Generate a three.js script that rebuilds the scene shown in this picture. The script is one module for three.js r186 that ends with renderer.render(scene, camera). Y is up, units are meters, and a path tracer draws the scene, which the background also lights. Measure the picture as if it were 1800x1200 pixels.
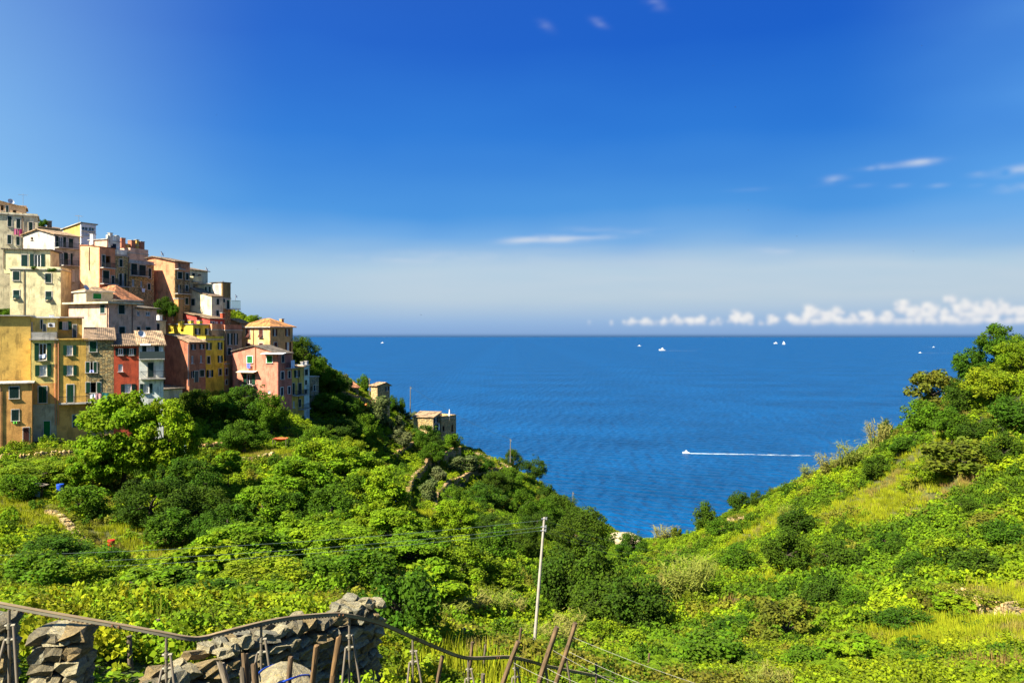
import * as THREE from 'three';
import { mergeGeometries, toCreasedNormals } from 'three/addons/utils/BufferGeometryUtils.js';

// ---------------------------------------------------------------- camera, sky, sun, exposure
const scene = new THREE.Scene();
const FPX = 1400, HY = 589, EYE = 100;          // focal length in photo pixels, horizon row, eye height above the sea
const camera = new THREE.PerspectiveCamera(2 * Math.atan(600 / FPX) * 180 / Math.PI, 1.5, 0.3, 90000);
camera.position.set(0, EYE, 0);
camera.lookAt(0, EYE, -10);
camera.setViewOffset(1800, 1200, 0, 600 - HY, 1800, 1200);
const renderer = new THREE.WebGLRenderer();
renderer.toneMapping = THREE.LinearToneMapping;
const EXPO = 3.05;
renderer.toneMappingExposure = EXPO;
renderer.shadowMap.enabled = true;

const SUN_AZ = -48 * Math.PI / 180, SUN_EL = 44 * Math.PI / 180;
const sunDir = new THREE.Vector3(Math.sin(SUN_AZ) * Math.cos(SUN_EL), Math.sin(SUN_EL), Math.cos(SUN_AZ) * Math.cos(SUN_EL));
const sun = new THREE.DirectionalLight(new THREE.Color(1, 0.93, 0.8), 5);
sun.name = 'sun';
sun.position.copy(sunDir).multiplyScalar(400).add(new THREE.Vector3(0, 80, -100));
sun.target.position.set(0, 80, -100);
sun.castShadow = true;
Object.assign(sun.shadow.camera, { left: -220, right: 220, top: 220, bottom: -220, near: 1, far: 900 });
sun.shadow.mapSize.set(4096, 4096);
scene.add(sun, sun.target);

// ---------------------------------------------------------------- small tools
function rng(seed) { let a = seed >>> 0; return () => { a = (a + 0x6D2B79F5) >>> 0; let t = a; t = Math.imul(t ^ (t >>> 15), t | 1); t ^= t + Math.imul(t ^ (t >>> 7), t | 61); return ((t ^ (t >>> 14)) >>> 0) / 4294967296; }; }
const clamp = (x, a = 0, b = 1) => Math.min(b, Math.max(a, x));
const lerp = (a, b, t) => a + (b - a) * t;
const smooth = (a, b, x) => { const t = clamp((x - a) / (b - a)); return t * t * (3 - 2 * t); };
const hash2 = (x, y, s = 0) => { let h = Math.imul(x, 374761393) + Math.imul(y, 668265263) + Math.imul(s, 982451653); h = Math.imul(h ^ (h >>> 13), 1274126177); return ((h ^ (h >>> 16)) >>> 0) / 4294967296; };
function vnoise(x, y, per = 0, s = 0) {       // value noise, period per if > 0
  const xi = Math.floor(x), yi = Math.floor(y), fx = x - xi, fy = y - yi;
  const w = (a) => per ? ((a % per) + per) % per : a;
  const u = fx * fx * (3 - 2 * fx), v = fy * fy * (3 - 2 * fy);
  return lerp(lerp(hash2(w(xi), w(yi), s), hash2(w(xi + 1), w(yi), s), u), lerp(hash2(w(xi), w(yi + 1), s), hash2(w(xi + 1), w(yi + 1), s), u), v);
}
function fbm(x, y, oct = 4, per = 0, s = 0) { let a = 0, k = 0.5, n = 0; for (let i = 0; i < oct; i++) { a += k * vnoise(x, y, per, s + i); n += k; k *= 0.5; x *= 2; y *= 2; per *= 2; } return a / n; }
const srgb = (r, g, b) => [r, g, b].map((c) => { c /= 255; return c <= 0.04045 ? c / 12.92 : ((c + 0.055) / 1.055) ** 2.4; });
const P = (px, py, d) => new THREE.Vector3((px - 900) / FPX * d, EYE - (py - HY) / FPX * d, -d);   // photo pixel and distance -> place
const used = {};
const numbered = (n) => { const k = used[n] = (used[n] ?? -1) + 1; return k ? n + '_' + String(k).padStart(3, '0') : n; };
function tag(o, label, category, group, kind) { if (label) o.userData.label = label; if (category) o.userData.category = category; if (group) o.userData.group = group; if (kind) o.userData.kind = kind; return o; }
function mesh(name, geo, mat, parent) { const m = new THREE.Mesh(geo, mat); m.name = parent && parent !== scene ? name : numbered(name); m.castShadow = m.receiveShadow = true; (parent || scene).add(m); return m; }
function thing(name, label, category, group) { const g = new THREE.Group(); g.name = numbered(name); tag(g, label, category, group); scene.add(g); return g; }
const M = (color, rough = 0.9, extra = {}) => new THREE.MeshStandardMaterial({ color: color instanceof THREE.Color ? color : Array.isArray(color) ? new THREE.Color().setRGB(...color) : new THREE.Color(color), roughness: rough, ...extra });
const box = (w, h, d, x = 0, y = 0, z = 0) => { const g = new THREE.BoxGeometry(w, h, d); g.translate(x, y, z); return g; };
function merge(list) { return mergeGeometries(list.map((g) => { const n = g.index ? g.toNonIndexed() : g; for (const k of Object.keys(n.attributes)) if (!['position', 'normal', 'uv'].includes(k)) n.deleteAttribute(k); return n; })); }
function rod(a, b, r0, r1 = r0, seg = 6) {    // a tapered bar from a to b
  const d = b.clone().sub(a), g = new THREE.CylinderGeometry(r1, r0, d.length(), seg, 1);
  g.applyQuaternion(new THREE.Quaternion().setFromUnitVectors(new THREE.Vector3(0, 1, 0), d.normalize()));
  const m = a.clone().add(b).multiplyScalar(0.5); g.translate(m.x, m.y, m.z); return g;
}
function boxUV(g, swap = false) {              // uv in metres from the way a face points
  const p = g.attributes.position, n = g.attributes.normal, uv = new Float32Array(p.count * 2);
  for (let i = 0; i < p.count; i++) {
    const ax = Math.abs(n.getX(i)), ay = Math.abs(n.getY(i)), az = Math.abs(n.getZ(i)); let u, v;
    if (ay > 0.5) { u = p.getX(i); v = p.getZ(i); if (swap) [u, v] = [v, u]; } else if (ax > az) { u = p.getZ(i); v = p.getY(i); } else { u = p.getX(i); v = p.getY(i); }
    uv[i * 2] = u; uv[i * 2 + 1] = v;
  }
  g.setAttribute('uv', new THREE.BufferAttribute(uv, 2)); return g;
}
function dataTex(n, f, color = true, metres = 1, nh = n) {
  const d = new Uint8Array(n * nh * 4);
  for (let y = 0; y < nh; y++) for (let x = 0; x < n; x++) { const c = f(x / n, y / nh, x, y), k = (y * n + x) * 4; const a = Array.isArray(c) ? c : [c, c, c]; for (let i = 0; i < 3; i++) d[k + i] = clamp(a[i]) * 255; d[k + 3] = 255; }
  const t = new THREE.DataTexture(d, n, nh); t.wrapS = t.wrapT = THREE.RepeatWrapping; t.magFilter = THREE.LinearFilter; t.minFilter = THREE.LinearMipmapLinearFilter; t.generateMipmaps = true;
  if (color) t.colorSpace = THREE.SRGBColorSpace; t.repeat.set(1 / metres, 1 / metres); t.needsUpdate = true; return t;
}

// ---------------------------------------------------------------- sky: deep blue air, pale haze over the sea, thin streaks and a far bank of cumulus
{
  const W = 2048, H = 1024, data = new Float32Array(W * H * 4);
  const stops = [[0, srgb(134, 168, 214)], [0.9, srgb(146, 180, 220)], [2.6, srgb(178, 202, 219)], [4.6, srgb(172, 203, 225)], [7.2, srgb(112, 170, 228)], [9, srgb(76, 150, 224)], [14, srgb(42, 120, 214)], [20, srgb(18, 92, 200)], [28, srgb(12, 78, 188)], [50, srgb(14, 66, 166)], [90, srgb(14, 58, 152)]];
  const ramp = (e) => { if (e <= 0) return stops[0][1].slice(); for (let i = 1; i < stops.length; i++) if (e <= stops[i][0]) { const t = (e - stops[i - 1][0]) / (stops[i][0] - stops[i - 1][0]); return stops[i][1].map((c, k) => lerp(stops[i - 1][1][k], c, t)); } return stops[stops.length - 1][1].slice(); };
  // streaks of thin cloud: [px, py, half length, half height, tilt, strength]
  const wisps = [[918, 422, 42, 6, -0.06, 0.75], [985, 420, 52, 7, -0.02, 0.8], [1060, 417, 80, 4, -0.05, 0.3], [1100, 409, 60, 3.5, -0.1, 0.22], [1040, 403, 60, 4, 0, 0.2], [1468, 315, 20, 6, -0.08, 0.6], [1540, 294, 22, 4, -0.1, 0.6], [1618, 285, 34, 6, -0.1, 0.75], [1580, 290, 70, 3, -0.12, 0.3], [1725, 306, 22, 4, -0.1, 0.35], [1790, 299, 40, 9, -0.15, 0.6], [1790, 330, 40, 8, -0.1, 0.35], [1650, 326, 180, 1.6, 0, 0.25], [1155, 8, 18, 9, 0.2, 0.35], [1054, 40, 14, 7, 0.3, 0.35], [960, 46, 14, 9, 0.4, 0.18], [1365, 441, 45, 6, 0, 0.35], [700, 457, 110, 6, 0.05, 0.25], [820, 450, 160, 8, 0.02, 0.25], [1345, 333, 60, 2, -0.03, 0.12]];
  const puffs = [];                            // the cumulus bank: [px, py of centre, radius]
  const pr = rng(7);
  const tops = [[1035, 567, 3], [1075, 566, 4], [1110, 565, 7], [1140, 566, 8], [1170, 564, 8], [1188, 560, 8], [1215, 563, 9], [1235, 562, 8], [1262, 562, 8], [1297, 554, 12], [1315, 557, 9], [1358, 560, 9], [1390, 558, 8], [1425, 545, 13], [1445, 552, 11], [1470, 548, 13], [1500, 556, 10], [1525, 552, 10], [1560, 554, 11], [1588, 536, 12], [1610, 545, 17], [1635, 542, 15], [1672, 523, 10], [1660, 552, 13], [1700, 540, 18], [1735, 536, 18], [1765, 540, 16], [1795, 545, 14], [1830, 540, 16], [1870, 548, 14], [1930, 556, 12], [-60, 566, 6], [-180, 560, 9]];
  for (let [x, y, r] of tops) { r *= 0.86; puffs.push([x, y, r]); for (let k = 0; k < 7; k++) { const a = pr() * 6.28, q = r * (0.35 + pr() * 0.4); puffs.push([x + Math.cos(a) * r * 1.1, Math.min(y + Math.abs(Math.sin(a)) * r * 0.8 + (pr() - 0.5) * r * 0.6, 571 - q * 0.5), q]); } }
  for (let x = 1390; x < 2000; x += 9) puffs.push([x + pr() * 8, 562 + pr() * 4, 7 + 4 * pr()]);
  for (let x = 1090; x < 1340; x += 15) puffs.push([x + pr() * 12, 566 + pr() * 2, 3 + 3 * pr()]);
  for (let y = 0; y < H; y++) {
    const el = ((y + 0.5) / H - 0.5) * Math.PI, e = el * 180 / Math.PI;
    for (let x = 0; x < W; x++) {
      const th = ((x + 0.5) / W - 0.5) * 2 * Math.PI, dx = Math.cos(th) * Math.cos(el), dz = Math.sin(th) * Math.cos(el), dy = Math.sin(el);
      let c = ramp(e + (e > 3 ? (fbm(th * 6, el * 20, 3, 0, 5) - 0.5) * 1.6 * smooth(3, 6, e) : 0));
      const az = Math.atan2(dx, -dz) * 180 / Math.PI;                          // 0 ahead, + to the right
      const cs = clamp(dx * sunDir.x + dy * sunDir.y + dz * sunDir.z, -1, 1), sa = Math.acos(cs) * 180 / Math.PI;
      const glow = 0.75 * Math.exp(-((sa / 62) ** 2)) + 1.6 * Math.exp(-((sa / 24) ** 2));   // the brighter air round the sun
      const white = srgb(150, 214, 255), veil = smooth(-2, 0.6, e);
      c = c.map((v, k) => v + (white[k] - v * 0.55) * glow * 0.75 * veil);
      const sunSide = smooth(-15, -42, az) * smooth(-170, -100, az) * (0.34 + 0.3 * smooth(26, 8, e)) * smooth(85, 35, e);   // thin milky air towards the sun
      c = c.map((v, k) => lerp(v, srgb(168, 218, 250)[k], sunSide * veil));
      const cirrus = smooth(21, 36, az) * smooth(110, 70, az) * smooth(4, 9, e) * smooth(40, 20, e) * 0.3 * (0.7 + 0.6 * fbm(th * 9, el * 24, 3, 0, 8));
      c = c.map((v, k) => lerp(v, srgb(120, 190, 250)[k], cirrus));
      if (dz < -0.2 && e > -0.6) {
        const px = 900 + dx / -dz * FPX, py = HY - dy / -dz * FPX;
        if (px > -700 && px < 2500 && py > -400) {
          let wsum = 0;
          for (const [wx, wy, hl, hh, tl, st] of wisps) { const ax = px - wx, ay = py - wy - ax * tl; if (Math.abs(ax) < hl * 2 && Math.abs(ay) < hh * 3) { const n = clamp(2.6 * (fbm(px / 34 + py / 30, py / 4.5, 4, 0, 31) - 0.22)); wsum += st * Math.exp(-((ax / hl) ** 2) * 1.4 - ((ay / hh) ** 2) * 1.6) * n; } }
          wsum = clamp(wsum, 0, 0.85);
          c = c.map((v, k) => lerp(v, [0.68, 0.74, 0.83][k], wsum));
          // the upper edge of the haze is a veil of thin cloud
          const vy = 446 + 14 * (fbm(px / 240, 3.3, 3, 0, 41) - 0.5) * 2 + smooth(1000, 500, px) * 16;
          const vl = smooth(vy - 22, vy + 30, py + 16 * (fbm(px / 120, py / 9, 3, 0, 53) - 0.5)) * smooth(586, 500, py) * 0.3 * smooth(420, 760, px) * (0.6 + 0.8 * fbm(px / 150, py / 14, 4, 0, 51));
          c = c.map((v, k) => lerp(v, [0.62, 0.69, 0.76][k], vl * 1.3));
          let cov = 0, shade = 0;
          for (const [wx, wy, r] of puffs) { const ax = (px - wx) * 0.9, ay = (py - wy) * 1.1, q = Math.hypot(ax, ay) / r; if (q < 1.8) { const n = fbm(px / 11, py / 8, 4, 0, 61) - 0.5; const k = 1 - smooth(0.35, 1.25, q + n * 1.5); if (k > cov) cov = k; shade = Math.max(shade, k * clamp(0.5 - ay / r * 0.5 - ax / r * 0.18)); } }
          const foot = smooth(580, 562, py);
          cov *= 0.92 * foot * smooth(1000, 1250, px + 200 * (px > 1500 ? 1 : 0) + (px < 1250 ? 90 : 0));
          const lit = [0.95, 0.93, 0.9], dim = [0.62, 0.66, 0.76];
          c = c.map((v, k) => lerp(v, lerp(dim[k], lit[k], clamp(shade * 1.25)), cov));
        }
      }
      if (e < 0) { const t = smooth(0, -8, e); c = c.map((v, k) => lerp(v, [0.06, 0.16, 0.34][k], t)); }
      const k = (y * W + x) * 4; for (let i = 0; i < 3; i++) data[k + i] = c[i] / EXPO; data[k + 3] = 1;
    }
  }
  const t = new THREE.DataTexture(data, W, H, THREE.RGBAFormat, THREE.FloatType);
  t.mapping = THREE.EquirectangularReflectionMapping; t.magFilter = THREE.LinearFilter; t.minFilter = THREE.LinearFilter; t.wrapS = THREE.RepeatWrapping; t.needsUpdate = true;
  scene.background = t; scene.environment = t;
}

// ---------------------------------------------------------------- the land: a surface through measured points (photo x, photo y, distance)
const CP = [];
for (const [px, py, d] of [
  // near terraces
  [100, 1235, 9], [-100, 1215, 9], [300, 1240, 11], [250, 1160, 12.5], [200, 1085, 15], [300, 1075, 16.5], [430, 1085, 17.5], [60, 1090, 16], [-120, 1080, 17], [150, 1090, 21], [400, 1095, 22],
  [450, 1370, 9], [560, 1330, 10], [700, 1270, 13], [620, 1265, 14], [850, 1240, 14], [1000, 1230, 16], [1300, 1230, 19], [1600, 1230, 21], [1850, 1220, 21], [2100, 1150, 21],
  [100, 1068, 30], [300, 1060, 32], [600, 1068, 30], [750, 1090, 30], [560, 1090, 23], [900, 1160, 30], [940, 1165, 42], [1100, 1165, 38], [1300, 1140, 38], [1500, 1140, 36], [1750, 1140, 34], [-150, 1000, 36], [100, 1020, 45], [300, 1025, 50],
  // the slope below the village
  [200, 985, 68], [60, 925, 75], [60, 872, 86], [150, 845, 92], [20, 800, 100], [150, 785, 108], [0, 795, 101], [-200, 800, 100], [300, 935, 78], [400, 1010, 58], [350, 870, 98], [440, 815, 112],
  [500, 865, 100], [500, 800, 115], [400, 770, 125], [330, 725, 128], [540, 745, 140], [500, 960, 78], [600, 1010, 62], [650, 990, 75], [700, 945, 95], [690, 880, 118], [800, 915, 122], [850, 990, 92], [930, 1040, 75], [760, 1055, 50], [1000, 1115, 58],
  [900, 915, 150], [1000, 960, 150], [1070, 1000, 148], [1100, 975, 185], [600, 790, 150], [700, 815, 165], [800, 845, 170], [900, 865, 185], [620, 705, 172], [700, 745, 186], [790, 785, 200], [900, 825, 215], [980, 885, 228], [1050, 945, 236],
  // the village hill
  [150, 570, 150], [0, 465, 165], [130, 500, 162], [300, 575, 165], [400, 650, 160], [500, 680, 160], [200, 690, 132], [60, 700, 124], [450, 575, 190], [-250, 560, 140], [-250, 430, 170],
  // the slope on the right
  [1800, 1015, 48], [1600, 1015, 52], [1450, 1055, 52], [1300, 1035, 62], [1150, 1055, 60], [1800, 870, 62], [1600, 915, 70], [1450, 935, 80], [1300, 968, 92], [1180, 985, 122], [1800, 745, 76], [1700, 785, 84], [1550, 850, 95], [1400, 868, 112], [1250, 915, 138], [1150, 950, 172],
  [1800, 612, 90], [1700, 697, 95], [1600, 768, 102], [1500, 812, 112], [2150, 560, 80], [2300, 800, 60], [2150, 1000, 42],
]) { const p = P(px, py, d); CP.push([p.x, p.z, p.y]); }
for (const [x, d, y] of [[0, -8, 99.6], [-8, -4, 99.4], [8, -4, 99.0], [0, 0, 98.2], [-7, 1, 98.2], [7, 1, 97.6], [-3, 4, 97.0], [3, 4, 96.4], [-8, 5, 96.9], [10, 5, 95.6], [-25, -5, 103], [25, -5, 101], [-30, 20, 97],
  [-140, 240, 112], [-90, 245, 92], [-40, 250, 62], [0, 275, 30], [30, 280, 10], [60, 290, -6], [-160, 310, 60], [-80, 330, 10], [-10, 340, -15], [60, 230, 28], [45, 195, 44], [70, 170, 52], [90, 150, 62], [110, 140, 68], [130, 180, 40], [100, 230, 8], [160, 220, 15], [150, 120, 92], [190, 150, 80], [200, 60, 112], [180, 300, -20], [80, 330, -20], [0, 380, -25], [-150, 390, -15]]) CP.push([x, -d, y]);
const tps = (() => {
  const n = CP.length, m = n + 3, A = [], L = 12;
  const U = (r2) => r2 < 1e-9 ? 0 : 0.5 * r2 * Math.log(r2);
  for (let i = 0; i < n; i++) { const r = new Float64Array(m + 1); for (let j = 0; j < n; j++) { const dx = CP[i][0] - CP[j][0], dz = CP[i][1] - CP[j][1]; r[j] = U(dx * dx + dz * dz); } r[i] += L * (0.15 + Math.hypot(CP[i][0], CP[i][1]) / 40); r[n] = 1; r[n + 1] = CP[i][0]; r[n + 2] = CP[i][1]; r[m] = CP[i][2]; A.push(r); }
  for (let k = 0; k < 3; k++) { const r = new Float64Array(m + 1); for (let j = 0; j < n; j++) r[j] = k === 0 ? 1 : CP[j][k - 1]; A.push(r); }
  for (let c = 0; c < m; c++) { let p = c; for (let r = c + 1; r < m; r++) if (Math.abs(A[r][c]) > Math.abs(A[p][c])) p = r; [A[c], A[p]] = [A[p], A[c]]; for (let r = c + 1; r < m; r++) { const f = A[r][c] / A[c][c]; if (f) for (let k = c; k <= m; k++) A[r][k] -= f * A[c][k]; } }
  const w = new Float64Array(m); for (let r = m - 1; r >= 0; r--) { let s = A[r][m]; for (let k = r + 1; k < m; k++) s -= A[r][k] * w[k]; w[r] = s / A[r][r]; }
  return (x, z) => { let s = w[n] + w[n + 1] * x + w[n + 2] * z; for (let j = 0; j < n; j++) { const dx = x - CP[j][0], dz = z - CP[j][1]; s += w[j] * U(dx * dx + dz * dz); } return s; };
})();
const GX0 = -190, GX1 = 200, GZ0 = -390, GZ1 = 14, GS = 1.25, GNX = Math.floor((GX1 - GX0) / GS) + 1, GNZ = Math.floor((GZ1 - GZ0) / GS) + 1;
const grid = new Float32Array(GNX * GNZ);
for (let j = 0; j < GNZ; j++) for (let i = 0; i < GNX; i++) {
  const x = GX0 + i * GS, z = GZ0 + j * GS, d = Math.hypot(x, z);
  const rough = (fbm(x / 14, z / 14, 3, 0, 71) - 0.5) * 2.2 * smooth(25, 70, d) + (fbm(x / 3.4, z / 3.4, 2, 0, 72) - 0.5) * 0.5;
  grid[j * GNX + i] = tps(x, z) + rough;
}
function ground(x, z) {
  const fx = clamp((x - GX0) / GS, 0, GNX - 1.001), fz = clamp((z - GZ0) / GS, 0, GNZ - 1.001), i = Math.floor(fx), j = Math.floor(fz), u = fx - i, v = fz - j, k = j * GNX + i;
  return lerp(lerp(grid[k], grid[k + 1], u), lerp(grid[k + GNX], grid[k + GNX + 1], u), v);
}
function hit(px, py, d0 = 5, d1 = 330) {       // where the line of sight through a photo pixel first meets the ground
  for (let d = d0; d < d1; d += 0.4) { const p = P(px, py, d); if (p.y < ground(p.x, p.z)) { p.y = ground(p.x, p.z); return p; } }
  return null;
}
// dry stone walls hold up terraces: [label, height in photo px, points along the top edge, nearest distance, stone]
const WALLS = [
['curved dry stone terrace wall sweeping up below the slab-roofed house', 36, [[712, 868], [718, 850], [728, 828], [750, 802], [785, 788], [812, 778]], 110, 'brown'], ['second curved terrace wall below the olive trees', 26, [[762, 890], [768, 860], [790, 840], [820, 828], [858, 820], [885, 818]], 110, 'brown'], ['retaining wall under the slab-roofed house terrace', 14, [[690, 795], [712, 782], [735, 771], [760, 768], [790, 765]], 130, 'brown'], ['long terrace wall below the tiled cottage', 15, [[596, 683], [622, 692], [645, 700], [676, 700]], 150, 'brown'], ['stepped stone ledge descending along the spur, upper stretch', 9, [[800, 768], [822, 776], [842, 783]], 180, 'pale'], ['stepped stone ledge descending along the spur, middle stretch', 9, [[838, 778], [856, 786], [872, 792]], 180, 'pale'], ['stepped stone ledge descending along the spur, lower stretch', 9, [[862, 792], [884, 799], [902, 806]], 180, 'pale'],
  ['crumbling dry stone wall stepping down beside the dry clearing', 20, [[82, 893], [102, 900], [122, 922], [142, 945], [160, 968], [196, 998]], 40, 'warm'], ['long shaded terrace wall below the orange annex', 14, [[0, 800], [60, 798], [120, 792], [170, 788]], 80, 'olive'], ['terrace wall behind the blue tarpaulin', 20, [[330, 780], [365, 778], [400, 774]], 90, 'brown'], ['low dry wall below the red canopy', 12, [[415, 806], [450, 803], [485, 796]], 90, 'warm'], ['stone edge above the dead brush on the right bank', 14, [[1682, 1052], [1720, 1070], [1760, 1082], [1800, 1086]], 25, 'warm'], ['low broken wall on the upper right slope', 8, [[1282, 914], [1300, 912], [1325, 910]], 60, 'pale'],
].map(([label, hp, pts, d0, mat]) => {
  const P3 = pts.map(([x, y]) => { const p = hit(x, y + hp * 0.8, d0) || P(x, y + hp, 200); p.h = Math.max(0.7, hp * -p.z / FPX * 0.62); return p; }), line = [];
  for (let i = 0; i < P3.length - 1; i++) for (let k = 0; k < 6; k++) { const t = k / 6, p = P3[i].clone().lerp(P3[i + 1], t); p.y = ground(p.x, p.z); p.top = lerp(P3[i].y, P3[i + 1].y, t) * 0.5 + p.y * 0.5 + lerp(P3[i].h, P3[i + 1].h, t); line.push(p); }
  return { label, mat, line };
});
for (const { line } of WALLS) {              // level the ground behind each wall
  const lo = line.reduce((a, p) => [Math.min(a[0], p.x), Math.max(a[1], p.x), Math.min(a[2], p.z), Math.max(a[3], p.z)], [1e9, -1e9, 1e9, -1e9]), edit = [];
  for (let j = Math.max(0, Math.floor((lo[2] - 8 - GZ0) / GS)); j < Math.min(GNZ, (lo[3] + 8 - GZ0) / GS); j++) for (let i = Math.max(0, Math.floor((lo[0] - 8 - GX0) / GS)); i < Math.min(GNX, (lo[1] + 8 - GX0) / GS); i++) {
    const x = GX0 + i * GS, z = GZ0 + j * GS; let b = null, bd = 64; for (const p of line) { const d = (p.x - x) ** 2 + (p.z - z) ** 2; if (d < bd) { bd = d; b = p; } } if (!b) continue;
    const s = Math.sqrt(bd), uphill = (x - b.x) * (ground(b.x + 3, b.z) - ground(b.x - 3, b.z)) + (z - b.z) * (ground(b.x, b.z + 3) - ground(b.x, b.z - 3)), k = j * GNX + i;
    if (uphill > 0 && s > 0.4) edit.push([k, Math.max(grid[k], lerp(b.top - 0.15, grid[k], smooth(2.5, 7.5, s)))]);
  }
  for (const [k, h] of edit) grid[k] = h;
}
// ---------------------------------------------------------------- surfaces
const plasterMap = dataTex(512, (u, v) => { const a = fbm(u * 6, v * 6, 5, 6, 11), b = fbm(u * 40, v * 40, 3, 40, 12), st = smooth(0.52, 0.7, fbm(u * 14, v * 3, 4, 0, 13)); const g = 0.93 + 0.34 * (a - 0.5) + 0.16 * (b - 0.5) - 0.14 * st; return [g * 1.02, g, g * 0.97]; }, true, 5);
const plasterBump = dataTex(256, (u, v) => 0.5 + 0.5 * (fbm(u * 30, v * 30, 4, 30, 14) - 0.5) + 0.3 * (fbm(u * 4, v * 4, 2, 4, 15) - 0.5), false, 2.5);
const wallMats = {};
function paint(r, g, b) { const k = [r, g, b].join(); return wallMats[k] ||= M([r, g, b], 0.92, { map: plasterMap, bumpMap: plasterBump, bumpScale: 0.02 }); }
function cells(u, v, n, ny, s) {               // irregular rubble: distance to the joint and the id of the stone
  const x = u * n, y = v * ny; let d1 = 9, d2 = 9, id = 0;
  for (let j = -1; j <= 1; j++) for (let i = -1; i <= 1; i++) { const cx = Math.floor(x) + i, cy = Math.floor(y) + j, wx = ((cx % n) + n) % n, wy = ((cy % ny) + ny) % ny; const qx = cx + 0.15 + 0.7 * hash2(wx, wy, s), qy = cy + 0.2 + 0.6 * hash2(wx, wy, s + 1); const d = Math.hypot(x - qx, (y - qy) * 1.25); if (d < d1) { d2 = d1; d1 = d; id = hash2(wx, wy, s + 2); } else if (d < d2) d2 = d; }
  return [d2 - d1, id];
}
const stoneMap = dataTex(512, (u, v) => { const [e, id] = cells(u, v, 12, 20, 21), j = smooth(0.03, 0.16, e), n = fbm(u * 30, v * 30, 3, 30, 23); const g = (0.54 + 0.32 * id + 0.22 * (n - 0.5)); const w = hash2(Math.floor(id * 999), 3); return [lerp(0.42, g * (1.02 + 0.14 * w), j), lerp(0.38, g * 0.97, j), lerp(0.3, g * (0.82 - 0.12 * w), j)]; }, true, 4);
const stoneBump = dataTex(512, (u, v) => { const [e, id] = cells(u, v, 12, 20, 21); return 0.15 + 0.6 * smooth(0, 0.22, e) + 0.25 * id * smooth(0.05, 0.2, e); }, false, 4);
const rubble = (r, g, b) => { const k = 's' + [r, g, b].join(); return wallMats[k] ||= M([r, g, b], 0.95, { map: stoneMap, bumpMap: stoneBump, bumpScale: 0.07 }); };
const tileMap = dataTex(256, (u, v, x, y) => { const col = Math.floor(u * 16), row = Math.floor(v * 12), h = hash2(col, row, 31), n = fbm(u * 20, v * 20, 3, 20, 32); const l = 0.8 + 0.3 * (h - 0.5) + 0.3 * (n - 0.5) - 0.22 * smooth(0.55, 0.7, fbm(u * 5, v * 5, 3, 5, 33)); return [l, l * 0.97, l * (0.9 + 0.1 * h)]; }, true, 4);
const tileBump = dataTex(256, (u, v) => Math.abs(Math.sin(u * 16 * Math.PI)) * 0.75 + 0.25 * ((v * 12) % 1), false, 4);
const roofMats = {};
const tiles = (r, g, b) => { const k = [r, g, b].join(); return roofMats[k] ||= M([r, g, b], 0.9, { map: tileMap, bumpMap: tileBump, bumpScale: 0.07 }); };
const slatMap = dataTex(64, (u, v) => { const k = (v * 8) % 1; return 0.86 + 0.1 * (hash2(Math.floor(v * 8), 2) - 0.5); }, true, 0.8);
const slatBump = dataTex(64, (u, v) => (v * 8) % 1, false, 0.5);
const SH = (r, g, b) => new THREE.MeshPhysicalMaterial({ color: new THREE.Color().setRGB(r, g, b), roughness: 0.8, specularIntensity: 0.3, bumpMap: slatBump, bumpScale: 0.012 });
const shutters = { green: SH(0.006, 0.05, 0.022), deep: SH(0.004, 0.024, 0.02), bright: SH(0.01, 0.14, 0.03), brown: SH(0.07, 0.022, 0.015), navy: SH(0.006, 0.016, 0.03), grey: SH(0.06, 0.08, 0.075) };
const mWhite = M([0.72, 0.71, 0.68], 0.7), mTrim = M([0.55, 0.52, 0.46], 0.85, { map: plasterMap }), mConcrete = M([0.42, 0.4, 0.36], 0.92, { map: plasterMap, bumpMap: plasterBump, bumpScale: 0.02 });
const mPane = new THREE.MeshPhysicalMaterial({ color: new THREE.Color().setRGB(0.85, 0.92, 0.9), roughness: 0.03, transmission: 1, thickness: 0 }), mBird = M([0.02, 0.017, 0.015], 0.95), mCasing = M([0.24, 0.16, 0.1], 0.9), mCurtain = M([0.55, 0.54, 0.5], 0.95);
const mIron = M([0.03, 0.032, 0.035], 0.6, { metalness: 0.4 }), mZinc = M([0.34, 0.35, 0.36], 0.45, { metalness: 0.7 }), mCopper = M([0.16, 0.09, 0.05], 0.6, { metalness: 0.3 });
const barkMap = dataTex(128, (u, v) => { const g = 0.5 + 0.5 * (fbm(u * 20, v * 5, 4, 0, 44) - 0.5); return [g, g * 0.95, g * 0.88]; }, true, 1);
const mBark = M([0.2, 0.15, 0.1], 0.95, { map: barkMap, bumpMap: barkMap, bumpScale: 0.02 });
// leaves let some light through
const leafMats = {};
function leafMat(r, g, b) { const k = [r, g, b].join(); return leafMats[k] ||= new THREE.MeshPhysicalMaterial({ color: new THREE.Color().setRGB(r, g, b), roughness: 0.95, transmission: 0.4, thickness: 0, side: THREE.DoubleSide, vertexColors: true, specularIntensity: 0.1 }); }

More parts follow.
